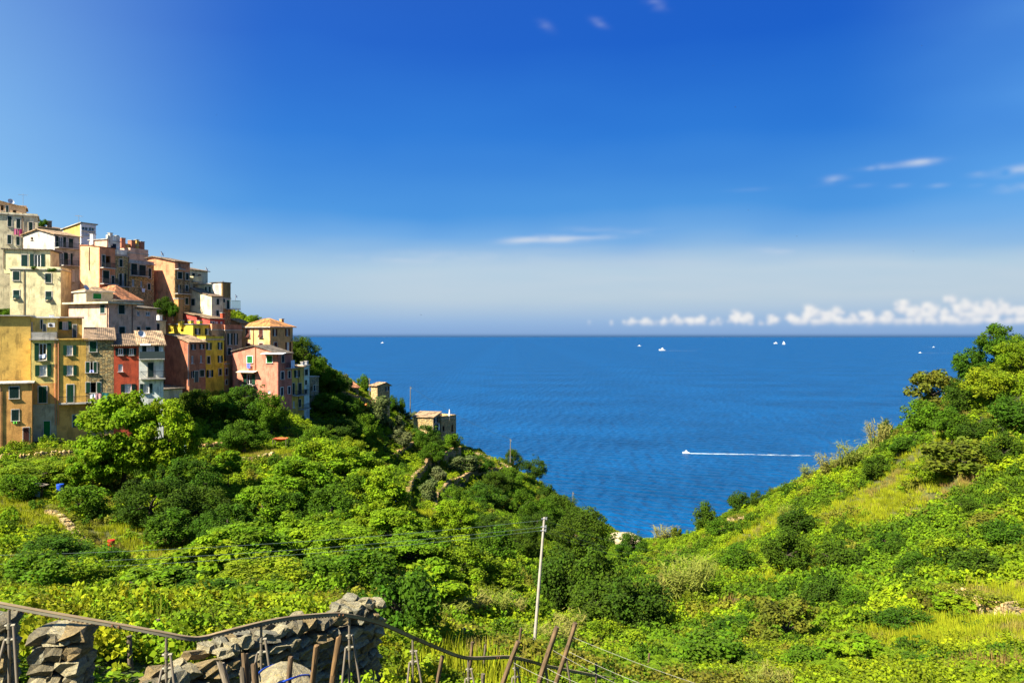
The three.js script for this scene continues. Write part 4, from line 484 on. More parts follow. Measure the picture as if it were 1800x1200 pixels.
function trunkGeo(seed, crownY, limbs = 5, r0 = 0.09) {   // unit tree: ground at 0, crown centre at crownY
  const r = rng(seed), parts = [], top = new THREE.Vector3((r() - 0.5) * 0.15, crownY * 0.8, (r() - 0.5) * 0.15), mid = top.clone().multiplyScalar(0.5).add(new THREE.Vector3((r() - 0.5) * 0.12, 0, (r() - 0.5) * 0.12));
  parts.push(rod(new THREE.Vector3(0, -0.5, 0), mid, r0 * 1.15, r0 * 0.85, 7), rod(mid, top, r0 * 0.85, r0 * 0.65, 7));
  for (let i = 0; i < limbs; i++) { const a = i / limbs * 6.28 + r(), q = 0.45 + 0.3 * r(), e = new THREE.Vector3(Math.cos(a) * q, crownY + (r() - 0.2) * 0.5, Math.sin(a) * q), k = top.clone().lerp(e, 0.5).add(new THREE.Vector3(0, 0.06, 0)); parts.push(rod(top, k, r0 * 0.5, r0 * 0.36, 5), rod(k, e, r0 * 0.36, r0 * 0.12, 5)); }
  return boxUV(merge(parts));
}
const KIND = {   // crown shapes shared by all trees of a kind
  round: { geo: [1, 2, 3].map((s) => crownGeo(100 + s, { lobes: 46, n: 5600, leaf: 0.08, spread: 0.76, lr: [0.13, 0.34], hue: 0.2 })), cols: [[0.052, 0.12, 0.005], [0.095, 0.18, 0.006], [0.07, 0.145, 0.005]] },
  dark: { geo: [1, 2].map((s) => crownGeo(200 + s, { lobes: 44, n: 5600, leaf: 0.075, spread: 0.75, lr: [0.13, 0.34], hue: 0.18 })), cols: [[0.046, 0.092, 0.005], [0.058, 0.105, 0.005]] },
  feather: { geo: [1, 2, 3].map((s) => crownGeo(300 + s, { lobes: 64, n: 5600, leaf: 0.085, flat: 0.6, spread: 0.84, lr: [0.1, 0.27], hue: 0.26, long: 1.7, up: 0.5, soft: 0.3 })), cols: [[0.165, 0.265, 0.006], [0.19, 0.28, 0.006], [0.13, 0.235, 0.006]] },
  olive: { geo: [1, 2].map((s) => crownGeo(400 + s, { lobes: 22, n: 3000, leaf: 0.085, spread: 0.72, lr: [0.18, 0.36], hue: 0.15, long: 1.8 })), cols: [[0.13, 0.15, 0.05], [0.12, 0.15, 0.04]] },
  tan: { geo: [1].map((s) => crownGeo(500 + s, { lobes: 44, n: 4200, leaf: 0.075, spread: 0.8, lr: [0.1, 0.28], hue: 0.26, long: 1.5, soft: 0.3 })), cols: [[0.125, 0.155, 0.01], [0.14, 0.155, 0.014]] },
  bright: { geo: [1, 2].map((s) => crownGeo(600 + s, { lobes: 44, n: 4600, leaf: 0.085, spread: 0.78, lr: [0.12, 0.32], hue: 0.26, soft: 0.35 })), cols: [[0.17, 0.255, 0.007], [0.21, 0.275, 0.008]] },
};
KIND.feather.big = [crownGeo(341, { lobes: 120, n: 17000, leaf: 0.046, flat: 0.65, spread: 0.84, lr: [0.1, 0.25], hue: 0.26, long: 1.7, up: 0.5, soft: 0.2 }), crownGeo(342, { lobes: 120, n: 17000, leaf: 0.046, flat: 0.65, spread: 0.84, lr: [0.1, 0.25], hue: 0.26, long: 1.7, up: 0.5, soft: 0.2 })];
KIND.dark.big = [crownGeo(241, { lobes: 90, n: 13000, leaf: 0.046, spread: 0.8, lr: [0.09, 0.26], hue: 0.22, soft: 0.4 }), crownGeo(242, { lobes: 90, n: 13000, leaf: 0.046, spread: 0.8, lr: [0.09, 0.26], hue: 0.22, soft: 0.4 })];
KIND.round.big = [crownGeo(141, { lobes: 90, n: 13000, leaf: 0.05, spread: 0.8, lr: [0.09, 0.26], hue: 0.22, soft: 0.4 })];
KIND.bright.big = [crownGeo(641, { lobes: 90, n: 12000, leaf: 0.052, spread: 0.82, lr: [0.08, 0.26], hue: 0.26, soft: 0.3 })];
const trunks = { 0.9: trunkGeo(1, 0.9), 1.3: trunkGeo(2, 1.3), 1.8: trunkGeo(3, 1.8, 6, 0.07) };
const treeSpots = [];
let treeNo = 0;
function plant(kind, px, top, bot, w, label, opt = {}) {   // a tree or bush by its outline in the photo; its foot is found on the ground
  const K = KIND[kind]; let p = null; for (let k = 0; k < 90 && !p; k += 4) p = hit(px, (opt.foot || bot) + k, opt.d0 || 12); if (!p) { console.log('no ground for', px, bot, label); return null; }
  const d = -p.z, m = d / FPX, r = w * m / 2, hgt = Math.max(Math.min(P(px, top, d).y - p.y, Math.max(r * 2.4, (bot - top) * m * 1.15)), r * 0.9), i = treeNo++, bush = opt.bush ?? hgt < 3.2;
  const g = thing(opt.name || (bush ? 'bush' : kind === 'olive' ? 'olive_tree' : 'tree'), label, bush ? 'bush' : 'tree', opt.grp);
  g.position.set(p.x, p.y - 0.15, p.z); const rr = rng(1000 + i); g.rotation.y = rr() * 6.28;
  const cy = bush ? hgt * 0.46 : opt.thin ? hgt * 0.68 : Math.max(hgt * 0.54, hgt - r * 1.35), ry = hgt - cy, mat = leafMat(...K.cols[i % K.cols.length]);
  const shapes = K.big && r > 2.4 ? K.big : K.geo, c = mesh(bush ? 'foliage' : 'crown', shapes[i % shapes.length], mat, g); c.position.y = cy; c.scale.set(r * (1.12 + 0.12 * rr()), ry * 1.12, r * (1.12 + 0.12 * rr()));
  const q = bush ? 0.9 : hgt / Math.max(r, 0.5) > 2.2 ? 1.8 : 1.3, tr = mesh(bush ? 'stem' : 'trunk', trunks[q], mBark, g); tr.scale.set(r, cy / q * 1.0, r);
  if (opt.thin) tr.scale.set(r * 0.6, cy / q, r * 0.6);
  treeSpots.push([p.x, p.z, r]);
  return g;
}
for (const a of [
  ['feather', 212, 686, 868, 135, 'tall feathery bright green tree in front of the red house'], ['feather', 288, 698, 880, 105, 'feathery tree just right of the tallest tree below the white house'],
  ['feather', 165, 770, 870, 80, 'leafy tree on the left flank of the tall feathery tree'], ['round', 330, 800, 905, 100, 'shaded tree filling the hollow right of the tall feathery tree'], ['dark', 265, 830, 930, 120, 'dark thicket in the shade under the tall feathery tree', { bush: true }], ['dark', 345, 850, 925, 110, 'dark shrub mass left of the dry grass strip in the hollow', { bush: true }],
  ['round', 432, 676, 752, 92, 'round green tree below the pink house awning'], ['round', 474, 690, 768, 62, 'round tree against the corner of the pink house'], ['round', 428, 735, 798, 78, 'rounded tree on the terrace below the pink house'], ['dark', 345, 682, 732, 66, 'dark bush below the red-brown house front', { bush: true }], ['round', 388, 690, 730, 40, 'small bush at the stair below the lemon house', { bush: true }],
  ['feather', 400, 788, 862, 46, 'slender young tree with a thin trunk on the left slope', { thin: true }], ['round', 412, 862, 905, 50, 'bush at the foot of the slender young tree', { bush: true }], ['round', 142, 850, 912, 78, 'leafy tree beside the blue barrel on the left terrace'], ['bright', 60, 806, 858, 110, 'wide sunlit bush along the upper left terrace'], ['bright', 130, 800, 845, 90, 'sunlit hedge bush below the orange annex'], ['round', 30, 830, 880, 60, 'bush at the left edge above the dry patch'],
  ['feather', 520, 800, 905, 115, 'feathery tree on the slope below the red canopy'], ['feather', 600, 782, 890, 135, 'broad feathery tree at the middle of the left slope'], ['feather', 655, 818, 940, 105, 'feathery tree above the white covered heap'], ['round', 575, 850, 960, 120, 'deep green tree below the broad feathery tree'], ['round', 505, 862, 960, 90, 'green tree left of the broad feathery crown'], ['feather', 640, 880, 975, 110, 'feathery tree leaning into the valley'],
  ['feather', 420, 915, 1020, 150, 'wide light green tree above the overhead wires'], ['feather', 540, 900, 1010, 150, 'spreading tree behind the overhead wires'], ['bright', 330, 950, 1030, 110, 'light green bush mass right of the dry clearing'], ['feather', 720, 930, 1020, 130, 'light green tree in the valley left of the utility pole'], ['feather', 800, 875, 965, 75, 'airy tree standing out in the centre of the valley'], ['bright', 800, 940, 1040, 120, 'bright tree in the valley below the airy tree'], ['round', 640, 960, 1040, 120, 'green tree behind the ivy mound'], ['bright', 880, 980, 1050, 80, 'light tree just left of the utility pole'],
  ['bright', 455, 985, 1055, 170, 'broad low thicket behind the vineyard posts', { bush: true }], ['feather', 250, 1000, 1060, 150, 'scrubby thicket behind the left vineyard posts', { bush: true }], ['round', 100, 935, 1000, 130, 'bush mass below the dry patch at left'], ['round', 60, 970, 1050, 130, 'green bush mass at the left edge above the rail'], ['round', 180, 960, 1010, 80, 'bush below the dry stone terrace corner'],
  ['round', 705, 975, 1115, 128, 'big ivy mound at the end of the dry stone wall', { name: 'ivy_mound', bush: true, foot: 1128 }],
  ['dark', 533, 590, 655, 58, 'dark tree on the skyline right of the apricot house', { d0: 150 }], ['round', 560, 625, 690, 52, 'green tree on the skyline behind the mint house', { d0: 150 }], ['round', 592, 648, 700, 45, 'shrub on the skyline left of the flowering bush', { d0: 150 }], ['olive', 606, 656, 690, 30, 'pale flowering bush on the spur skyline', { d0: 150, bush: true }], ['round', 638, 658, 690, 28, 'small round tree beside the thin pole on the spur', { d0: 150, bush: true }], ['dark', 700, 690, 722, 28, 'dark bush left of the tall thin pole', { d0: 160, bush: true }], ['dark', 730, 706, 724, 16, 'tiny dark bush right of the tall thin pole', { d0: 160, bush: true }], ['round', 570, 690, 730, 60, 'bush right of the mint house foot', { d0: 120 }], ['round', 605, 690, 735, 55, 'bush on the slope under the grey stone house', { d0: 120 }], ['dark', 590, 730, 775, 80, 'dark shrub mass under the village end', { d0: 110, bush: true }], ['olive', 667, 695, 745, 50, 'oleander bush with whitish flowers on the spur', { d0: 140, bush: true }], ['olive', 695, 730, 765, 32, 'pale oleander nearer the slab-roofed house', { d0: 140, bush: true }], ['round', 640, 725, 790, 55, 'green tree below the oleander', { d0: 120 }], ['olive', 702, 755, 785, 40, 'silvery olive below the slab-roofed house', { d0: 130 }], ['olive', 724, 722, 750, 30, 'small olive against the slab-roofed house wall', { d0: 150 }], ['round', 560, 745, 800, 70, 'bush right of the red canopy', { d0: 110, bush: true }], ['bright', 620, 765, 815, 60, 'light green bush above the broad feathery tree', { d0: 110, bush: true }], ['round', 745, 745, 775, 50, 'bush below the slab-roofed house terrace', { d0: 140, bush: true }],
  ['feather', 560, 768, 885, 115, 'tall feathery tree right under the red canopy'], ['round', 622, 830, 935, 100, 'deep green tree inside the broad feathery mass'], ['feather', 690, 888, 990, 110, 'feathery tree below the white covered heap'], ['round', 762, 930, 1012, 90, 'green tree in the valley floor right of the small white heap'], ['feather', 468, 848, 950, 110, 'feathery tree right of the slender young tree'], ['round', 398, 880, 965, 100, 'round tree below the slender young tree'], ['feather', 375, 940, 1030, 120, 'light feathery tree at the right end of the dry clearing'], ['round', 298, 895, 960, 90, 'round tree at the upper edge of the dry clearing'], ['feather', 612, 925, 1020, 140, 'wide feathery tree where the cables cross the valley'], ['dark', 822, 945, 1022, 80, 'dark tree between the airy tree and the pole'], ['round', 872, 925, 1000, 72, 'green tree below the rusty bush'], ['feather', 762, 980, 1068, 110, 'feathery tree behind the reeds right of the ivy mound'], ['round', 558, 975, 1052, 120, 'green tree above the end of the stone wall'], ['feather', 478, 1015, 1078, 130, 'feathery thicket behind the vineyard posts'], ['round', 352, 1005, 1066, 110, 'green thicket left of the feathery one behind the posts'], ['bright', 150, 980, 1050, 120, 'light thicket below the dry stone steps'],
  ['round', 762, 775, 818, 48, 'tree just under the slab-roofed house terrace wall', { d0: 150 }], ['round', 842, 798, 835, 50, 'tree on the upper curved terrace', { d0: 150 }], ['dark', 872, 826, 868, 56, 'dark tree on the spur below the stepped ledge', { d0: 150 }], ['round', 962, 872, 928, 60, 'green tree near the tip of the spur', { d0: 160 }], ['dark', 1005, 888, 948, 60, 'dark tree at the very tip of the spur', { d0: 170 }], ['round', 800, 852, 900, 62, 'tree below the second curved wall', { d0: 130 }],
  ['round', 738, 757, 790, 34, 'bush hiding the foot of the slab-roofed house', { d0: 165, bush: true }], ['dark', 765, 762, 795, 36, 'dark bush under the parasol terrace', { d0: 165, bush: true }], ['round', 795, 760, 792, 34, 'bush below the roofless stone house', { d0: 165, bush: true }],
  ['round', 668, 686, 722, 26, 'bush in front of the tiled cottage wall', { d0: 165, bush: true }], ['round', 684, 690, 725, 22, 'bush at the right corner of the tiled cottage', { d0: 165, bush: true }],
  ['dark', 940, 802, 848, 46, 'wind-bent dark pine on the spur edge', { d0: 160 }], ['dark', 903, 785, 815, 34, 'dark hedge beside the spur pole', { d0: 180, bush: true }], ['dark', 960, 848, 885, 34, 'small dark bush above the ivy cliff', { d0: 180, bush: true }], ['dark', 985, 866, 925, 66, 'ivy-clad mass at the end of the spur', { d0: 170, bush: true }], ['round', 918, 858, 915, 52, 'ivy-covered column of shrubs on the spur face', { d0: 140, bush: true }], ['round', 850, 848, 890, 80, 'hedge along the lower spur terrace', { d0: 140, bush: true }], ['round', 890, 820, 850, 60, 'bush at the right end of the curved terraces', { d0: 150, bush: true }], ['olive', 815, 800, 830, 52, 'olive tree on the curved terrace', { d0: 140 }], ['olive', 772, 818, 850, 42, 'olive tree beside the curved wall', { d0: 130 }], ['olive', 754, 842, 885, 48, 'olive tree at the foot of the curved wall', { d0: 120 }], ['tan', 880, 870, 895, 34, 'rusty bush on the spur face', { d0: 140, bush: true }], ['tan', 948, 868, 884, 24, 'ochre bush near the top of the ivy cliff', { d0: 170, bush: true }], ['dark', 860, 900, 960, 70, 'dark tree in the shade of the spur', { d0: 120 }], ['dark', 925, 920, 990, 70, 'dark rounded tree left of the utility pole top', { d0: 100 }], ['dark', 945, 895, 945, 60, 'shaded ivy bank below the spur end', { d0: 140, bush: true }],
  ['dark', 1022, 892, 1000, 108, 'large round evergreen tree in front of the sea'], ['dark', 985, 960, 1080, 95, 'dense evergreen just right of the utility pole'], ['dark', 1050, 962, 1085, 100, 'evergreen tree below the large round one'], ['dark', 1122, 1005, 1118, 112, 'rounded evergreen with a shaded underside right of the others'], ['dark', 1060, 1020, 1110, 100, 'evergreen filling the middle of the tree group'], ['round', 1110, 935, 985, 55, 'small green tree below the pale rock'],
  ['dark', 1240, 876, 922, 44, 'dark tree on the right slope skyline'], ['dark', 1300, 860, 892, 42, 'low dark tree on the right skyline'], ['dark', 1332, 858, 878, 24, 'small dark shrub on the right skyline', { bush: true }], ['tan', 1190, 910, 930, 20, 'tiny brown shrub near the shore gap', { bush: true }], ['round', 1270, 910, 945, 55, 'green bush below the skyline tree', { bush: true }],
  ['dark', 1402, 886, 950, 66, 'upper dark tree of the pair in the middle of the right slope'], ['dark', 1382, 928, 1010, 80, 'lower dark tree of the pair in the middle of the right slope'], ['round', 1302, 955, 1010, 68, 'rounded green tree left of the dark pair'], ['dark', 1468, 948, 1012, 78, 'dark tree right of the dark pair'], ['dark', 1448, 1010, 1075, 72, 'dark rounded tree above the dry bank'], ['round', 1505, 1030, 1072, 50, 'green bush beside the dry bank tree', { bush: true }],
  ['round', 1775, 905, 965, 80, 'smooth domed tree at the right edge'], ['dark', 1720, 960, 1018, 82, 'domed tree with a visible bare trunk near the right edge'], ['bright', 1655, 938, 995, 64, 'yellow-green tree left of the domed trees'], ['round', 1560, 925, 970, 56, 'green bush on the upper right slope'], ['dark', 1480, 912, 948, 36, 'small dark bush above the dark pair', { bush: true }], ['dark', 1700, 870, 905, 46, 'dark bush below the yellow flowers', { bush: true }], ['round', 1610, 960, 1005, 60, 'bush in the middle of the right slope', { bush: true }],
  ['tan', 1642, 648, 728, 92, 'olive-brown tree with bare twigs on the right skyline'], ['round', 1760, 566, 640, 80, 'brownish tree at the top of the right slope'], ['round', 1712, 596, 660, 60, 'green tree on the upper right skyline'], ['bright', 1795, 590, 660, 80, 'light tree at the upper right corner of the slope'], ['bright', 1745, 640, 715, 90, 'light green tree on the upper right slope'], ['dark', 1690, 660, 730, 60, 'dark tree below the upper right skyline'], ['round', 1622, 700, 765, 64, 'green tree below the olive-brown tree'], ['round', 1675, 715, 780, 60, 'brownish tree beside the green skyline tree'], ['round', 1790, 690, 760, 80, 'green tree at the right edge below the corner'], ['dark', 1720, 730, 780, 60, 'dark bush under the upper light tree', { bush: true }], ['dark', 1765, 758, 818, 62, 'dark tree beside the brown thicket'], ['tan', 1690, 770, 835, 130, 'wide brown heather thicket on the right slope', { bush: true }], ['dark', 1545, 798, 840, 52, 'dark shrub below the skyline reeds', { bush: true }], ['dark', 1558, 730, 765, 26, 'upright dark shrub on the skyline between reeds', { bush: true }], ['round', 1590, 760, 800, 50, 'shrub on the skyline right of the upright one', { bush: true }], ['bright', 1640, 800, 850, 70, 'light shrub left of the brown thicket', { bush: true }],
  ['tan', 1380, 1045, 1135, 105, 'olive-grey tree low on the right slope'], ['round', 1290, 1075, 1130, 90, 'green bush left of the olive-grey tree', { bush: true }], ['round', 1255, 1110, 1195, 150, 'big dark green bush at the bottom right of the evergreens', { bush: true }], ['round', 1625, 1145, 1190, 95, 'deep green bush at the bottom right', { bush: true }], ['feather', 1510, 1110, 1185, 120, 'feathery shrub at the bottom right', { bush: true }], ['round', 1420, 1130, 1195, 90, 'green shrub at the bottom between feathery shrubs', { bush: true }], ['bright', 1130, 1110, 1165, 100, 'bright bush below the evergreen group', { bush: true }], ['bright', 1060, 1085, 1140, 70, 'light bush right of the leaning posts', { bush: true }], ['feather', 1680, 1040, 1085, 80, 'feathery shrub beside the brown dead brush', { bush: true }], ['tan', 1695, 1045, 1080, 55, 'dead brown brush on the right bank', { bush: true }], ['round', 1590, 1060, 1110, 80, 'green scrub left of the dead brush', { bush: true }],
]) plant(...a);

for (const [kind, px, py, d, w, h, label] of [['dark', 290, 540, 143, 38, 40, 'dark shrubs between the rose house and the salmon house'], ['round', 304, 545, 142, 20, 26, 'green shrub beside the orange lean-to'], ['bright', 446, 560, 172, 26, 14, 'light green bush on the skyline behind the apricot roof'], ['round', 74, 392, 168, 18, 18, 'small green bush on the skyline by the beige house'], ['round', 90, 474, 132.3, 18, 8, 'potted greenery on the cream house terrace'], ['round', 58, 470, 132.3, 10, 7, 'small plant on the cream house terrace parapet']]) {
  const p = P(px, py, d), m = d / FPX, g = thing('bush', label, 'bush'), gy = Math.max(ground(p.x, p.z) - 0.3, p.y - h * m * 0.9 - 2); g.position.set(p.x, p.y - h * m * 0.5, p.z); const c = mesh('foliage', KIND[kind].geo[0], leafMat(...KIND[kind].cols[0]), g); c.position.y = h * m * 0.5; c.scale.set(w * m * 0.55, h * m * 0.55, w * m * 0.5); mesh('stem', trunks[0.9], mBark, g).scale.setScalar(h * m * 0.4);
}

// reeds: tall bent stalks with long leaves
function reedGeo(seed, n, h = 1) {
  const r = rng(seed), parts = [];
  for (let i = 0; i < n; i++) {
    const a = r() * 6.28, q = 0.42 * Math.sqrt(r()), b = new THREE.Vector3(Math.cos(a) * q, 0, Math.sin(a) * q), lean = 0.12 + 0.3 * r(), H = h * (0.6 + 0.45 * r()), la = a + (r() - 0.5) * 1.5, c = 0.75 + 0.5 * r();
    const at = (t) => new THREE.Vector3(b.x + Math.cos(la) * lean * t * t * H, H * t * (1 - 0.12 * t * lean), b.z + Math.sin(la) * lean * t * t * H);
    for (let k = 0; k < 4; k++) { const p = at(k / 4), e = at((k + 1) / 4), d = e.clone().sub(p); parts.push({ p: p.clone().add(e).multiplyScalar(0.5), n: new THREE.Vector3(Math.cos(la + 1.5), 0.2, Math.sin(la + 1.5)), s: 0.03, roll: 0, c: [c * 1.05, c, c * 0.8], d, w: 0.012 }); }
    for (let k = 0; k < 9; k++) { const t = 0.25 + 0.75 * k / 9, p = at(t), s = r() * 6.28, l = 0.16 + 0.14 * r(), d = new THREE.Vector3(Math.cos(s) * l, l * (0.5 - 0.9 * r()), Math.sin(s) * l); parts.push({ p: p.clone().addScaledVector(d, 0.5), n: new THREE.Vector3(0, 1, 0), c: [c, c, c * 0.75], d, w: 0.02 }); }
  }
  const pos = [], col = [], idx = [], s = new THREE.Vector3();
  parts.forEach((q, i) => { s.crossVectors(q.d, q.n).normalize().multiplyScalar(q.w); if (!s.lengthSq()) s.set(q.w, 0, 0); const h2 = q.d.clone().multiplyScalar(0.5); for (const [u, v] of [[-1, -1], [-1, 1], [1, 0.3], [1, -0.3]]) { pos.push(q.p.x + h2.x * u + s.x * v, q.p.y + h2.y * u + s.y * v, q.p.z + h2.z * u + s.z * v); col.push(...q.c); } const k = i * 4; idx.push(k, k + 1, k + 2, k, k + 2, k + 3); });
  const g = new THREE.BufferGeometry(); g.setAttribute('position', new THREE.Float32BufferAttribute(pos, 3)); g.setAttribute('color', new THREE.Float32BufferAttribute(col, 3)); g.setIndex(idx); g.computeVertexNormals(); return g;
}
const reedG = [reedGeo(1, 60), reedGeo(2, 60), reedGeo(3, 45)], reedM = [leafMat(0.24, 0.27, 0.05), leafMat(0.3, 0.28, 0.08)];
[[1425, 815, 842, 34, 'leftmost pale reed clump on the right skyline'], [1462, 793, 835, 46, 'second pale reed clump on the right skyline'], [1502, 772, 822, 60, 'wide pale reed clump on the right skyline'], [1545, 735, 790, 44, 'highest reed clump on the right skyline'], [1215, 898, 925, 34, 'reed clump beside the skyline tree above the shore'], [1168, 920, 950, 40, 'lowest reed clump by the gap to the sea'], [1205, 970, 1062, 80, 'large pale reed stand right of the evergreen group'], [1180, 1000, 1060, 50, 'shorter pale reeds at the edge of the evergreen group'], [1235, 975, 1030, 50, 'pale reeds right of the large reed stand'], [830, 1035, 1085, 60, 'reed clump left of the pole among the scrub'], [870, 1030, 1090, 50, 'reed clump between the scrub and the pole'], [905, 1040, 1090, 40, 'reed clump close to the utility pole'], [795, 1050, 1090, 60, 'reed clump beside the ivy mound'], [985, 1085, 1150, 60, 'tall yellow grass clump behind the leaning posts'], [1330, 1165, 1230, 70, 'pale grass plume at the bottom edge'], [1365, 1160, 1230, 50, 'second pale grass plume at the bottom edge'], [935, 1090, 1140, 50, 'yellow grass left of the utility pole foot'], [1000, 1070, 1120, 50, 'yellow reeds in front of the dense evergreen'], [1385, 885, 920, 30, 'short reeds left of the dark tree pair']].forEach(([px, top, bot, w, label], i) => {
  const p = hit(px, bot, 12); if (!p) return; const m = -p.z / FPX, o = mesh('reed_clump', reedG[i % 3], reedM[i % 2]); o.position.set(p.x, p.y - 0.1, p.z); o.scale.set(w * m * 0.9, (bot - top) * m, w * m * 0.9); o.rotation.y = i * 1.7; tag(o, label, 'reeds', 'reed clumps on the slopes');
});

let WALLPLANT;
// undergrowth nobody could count: brambles, broom and grass all over the slopes
{
  const inHouse = (x, z) => { for (const [C, t, n, wR, wL] of footprints) { const dx = x - C.x, dz = z - C.z, u = dx * t.x + dz * t.z, v = -(dx * n.x + dz * n.z); if (u > -0.8 && u < wR + 0.5 && v > -1.0 && v < wL + 0.5) return true; } return false; };
  const bramble = [1, 2].map((s) => crownGeo(700 + s, { lobes: 9, n: 400, leaf: 0.17, spread: 0.6, lr: [0.3, 0.55], hue: 0.16, flat: 0.8 }));
  const broom = crownGeo(720, { lobes: 9, n: 260, leaf: 0.17, spread: 0.7, lr: [0.22, 0.42], hue: 0.16, long: 2, up: 0.7 });
  const near = crownGeo(730, { lobes: 9, n: 420, leaf: 0.15, spread: 0.65, lr: [0.28, 0.5], hue: 0.22 });
  const tuft = (() => { const r = rng(740), pos = [], col = [], idx = []; for (let i = 0; i < 70; i++) { const a = r() * 6.28, q = 0.5 * Math.sqrt(r()), l = 0.35 + 0.4 * r(), b = 0.25 * (r() - 0.3), x = Math.cos(a) * q, z = Math.sin(a) * q, s = r() * 6.28, w = 0.022, c = 0.75 + 0.5 * r(), h = 1 + (r() - 0.5) * 0.2, k = pos.length / 3; pos.push(x - Math.cos(s) * w, 0, z - Math.sin(s) * w, x + Math.cos(s) * w, 0, z + Math.sin(s) * w, x + Math.cos(a) * b, l, z + Math.sin(a) * b); for (let j = 0; j < 3; j++) col.push(c * h, c, c * 0.8); idx.push(k, k + 1, k + 2); } const g = new THREE.BufferGeometry(); g.setAttribute('position', new THREE.Float32BufferAttribute(pos, 3)); g.setAttribute('color', new THREE.Float32BufferAttribute(col, 3)); g.setIndex(idx); g.computeVertexNormals(); return g; })();
  const shrubG = crownGeo(750, { lobes: 22, n: 900, leaf: 0.13, spread: 0.74, lr: [0.16, 0.36], hue: 0.24, soft: 0.4 }), vineG = crownGeo(760, { lobes: 14, n: 560, leaf: 0.12, spread: 0.78, lr: [0.16, 0.36], hue: 0.3, soft: 0.2 });
  const lists = { bramble0: [], bramble1: [], broom: [], near: [], vine: [], shrub: [], tuft: [] }, r = rng(55);
  const seen = (x, z) => { const d = -z; return d > 4 && Math.abs(x / d) < 0.75; };
  const put = (k, x, z, s, sy, c) => { const q = ground(x, z); lists[k].push([x, q - 0.12 * s, z, s, sy, r() * 6.28, c]); };
  const dead = []; for (const [px, py, q] of [[1700, 1068, 1.8], [1740, 1082, 1.6], [1395, 1002, 1.6], [1415, 1015, 1.2], [1492, 1078, 1.0], [1590, 1108, 1.2], [1640, 1118, 1.0], [1432, 930, 1.5], [1680, 870, 2.4], [1745, 1185, 1.2], [1290, 1060, 1.3], [1520, 960, 1.3], [340, 905, 2], [95, 975, 1.5]]) { const p = hit(px, py); if (p) dead.push([p.x, p.z, q]); }
  const brown = (x, z) => dead.some(([a, b, q]) => Math.hypot(x - a, z - b) < q * (0.6 + 0.8 * fbm(x, z, 2, 0, 88)));
  let tries = 0;
  // pick spots so that near and far ground are covered alike
  for (let d = 9; d < 255; ) {
    const step = d < 40 ? 0.5 : 0.85, w = d * 0.72 + 4;
    for (let x = -w; x < w; x += step * (0.7 + 0.6 * r())) {
      const X = x + (r() - 0.5) * step, Z = -d - (r() - 0.5) * step, y = ground(X, Z);
      if (X < GX0 + 5 || X > GX1 - 5 || y < 6 || inHouse(X, Z)) continue;
      const py = HY + (EYE - y) / d * FPX; if (py > 1330) continue;
      tries++;
      const bare = bareness(X, Z), zone = fbm(X / 11, Z / 11, 3, 0, 101), right = smooth(-0.02, 0.22, X / d), z2 = fbm(X / 5, Z / 5, 2, 0, 102), tone = 0.75 + 0.5 * r();
      // the near terraces in front of the wall stay low
      { const ax = X + 5.25, az = Z + 10.33, al = ax * 0.571 + az * -0.821, ou = ax * 0.821 + az * 0.571; if (al > -2.5 && al < 5.2 && ou > -0.75 && ou < 2.6 && r() < (ou < 0.3 ? 1 : 0.86)) continue; }
      if (r() < bare * 0.93 || r() < 0.1) { const dry = fbm(X / 2.5, Z / 2.5, 2, 0, 106) > 0.66 ? [0.3, 0.25, 0.06] : [0.3, 0.33, 0.014]; const q = bare > 0.3 ? dry : [0.17, 0.2, 0.02]; put('tuft', X, Z, 0.9 + 0.6 * r(), (0.6 + 0.5 * r()) * smooth(-10, 60, d), q.map((c) => c * tone)); if (r() < 0.5) put('tuft', X + 0.4 * r(), Z + 0.4 * r(), 0.9 + 0.5 * r(), 0.5 + 0.4 * r(), q.map((c) => c * tone * 0.9)); continue; }
      if (brown(X, Z) && r() < 0.8) { put('tuft', X, Z, 1 + 0.6 * r(), 0.5 + 0.5 * r(), [0.26, 0.17, 0.06].map((v) => v * tone)); continue; }
      const yg = [0.26, 0.33, 0.006], mg = [0.115, 0.205, 0.006], dg = [0.055, 0.115, 0.005], tn = [0.19, 0.15, 0.02];
      let c = mg.map((v, i) => lerp(v, yg[i], clamp(0.45 + (zone - 0.5) * 2.2)));
      if (z2 > 0.64 && d > 30) c = c.map((v, i) => lerp(v, dg[i], 0.7)); if (fbm(X / 4, Z / 4, 2, 0, 103) > 0.68) c = c.map((v, i) => lerp(v, tn[i], 0.65));
      c = c.map((v) => v * tone);
      const tall = 0.55 + 0.9 * z2;
      if (d > 16 && !(d < 26 && X < -1.6) && r() < (d < 45 ? 0.07 : 0.05) + 0.09 * smooth(0.45, 0.7, fbm(X / 8, Z / 8, 2, 0, 104))) { const k = 0.9 + 1.1 * r() * r(), mix = r(); const q = mix < 0.4 ? dg : mix < 0.75 ? mg : [0.15, 0.21, 0.007]; put('shrub', X, Z, k * (d < 26 ? 0.42 : d < 45 ? 0.62 : 1), k * (0.75 + 0.4 * r()) * (d < 26 ? 0.4 : d < 45 ? 0.65 : 1), q.map((v) => v * tone)); continue; }
      if (d > 10.5 && d < 26 && X < -1.6 && r() < 0.55) { put('vine', X, Z, 0.5 + 0.3 * r(), 0.45 + 0.35 * r(), [0.2, 0.27, 0.008].map((v, i) => v * tone * (i === 0 ? 0.8 + 0.5 * r() : 1))); continue; }
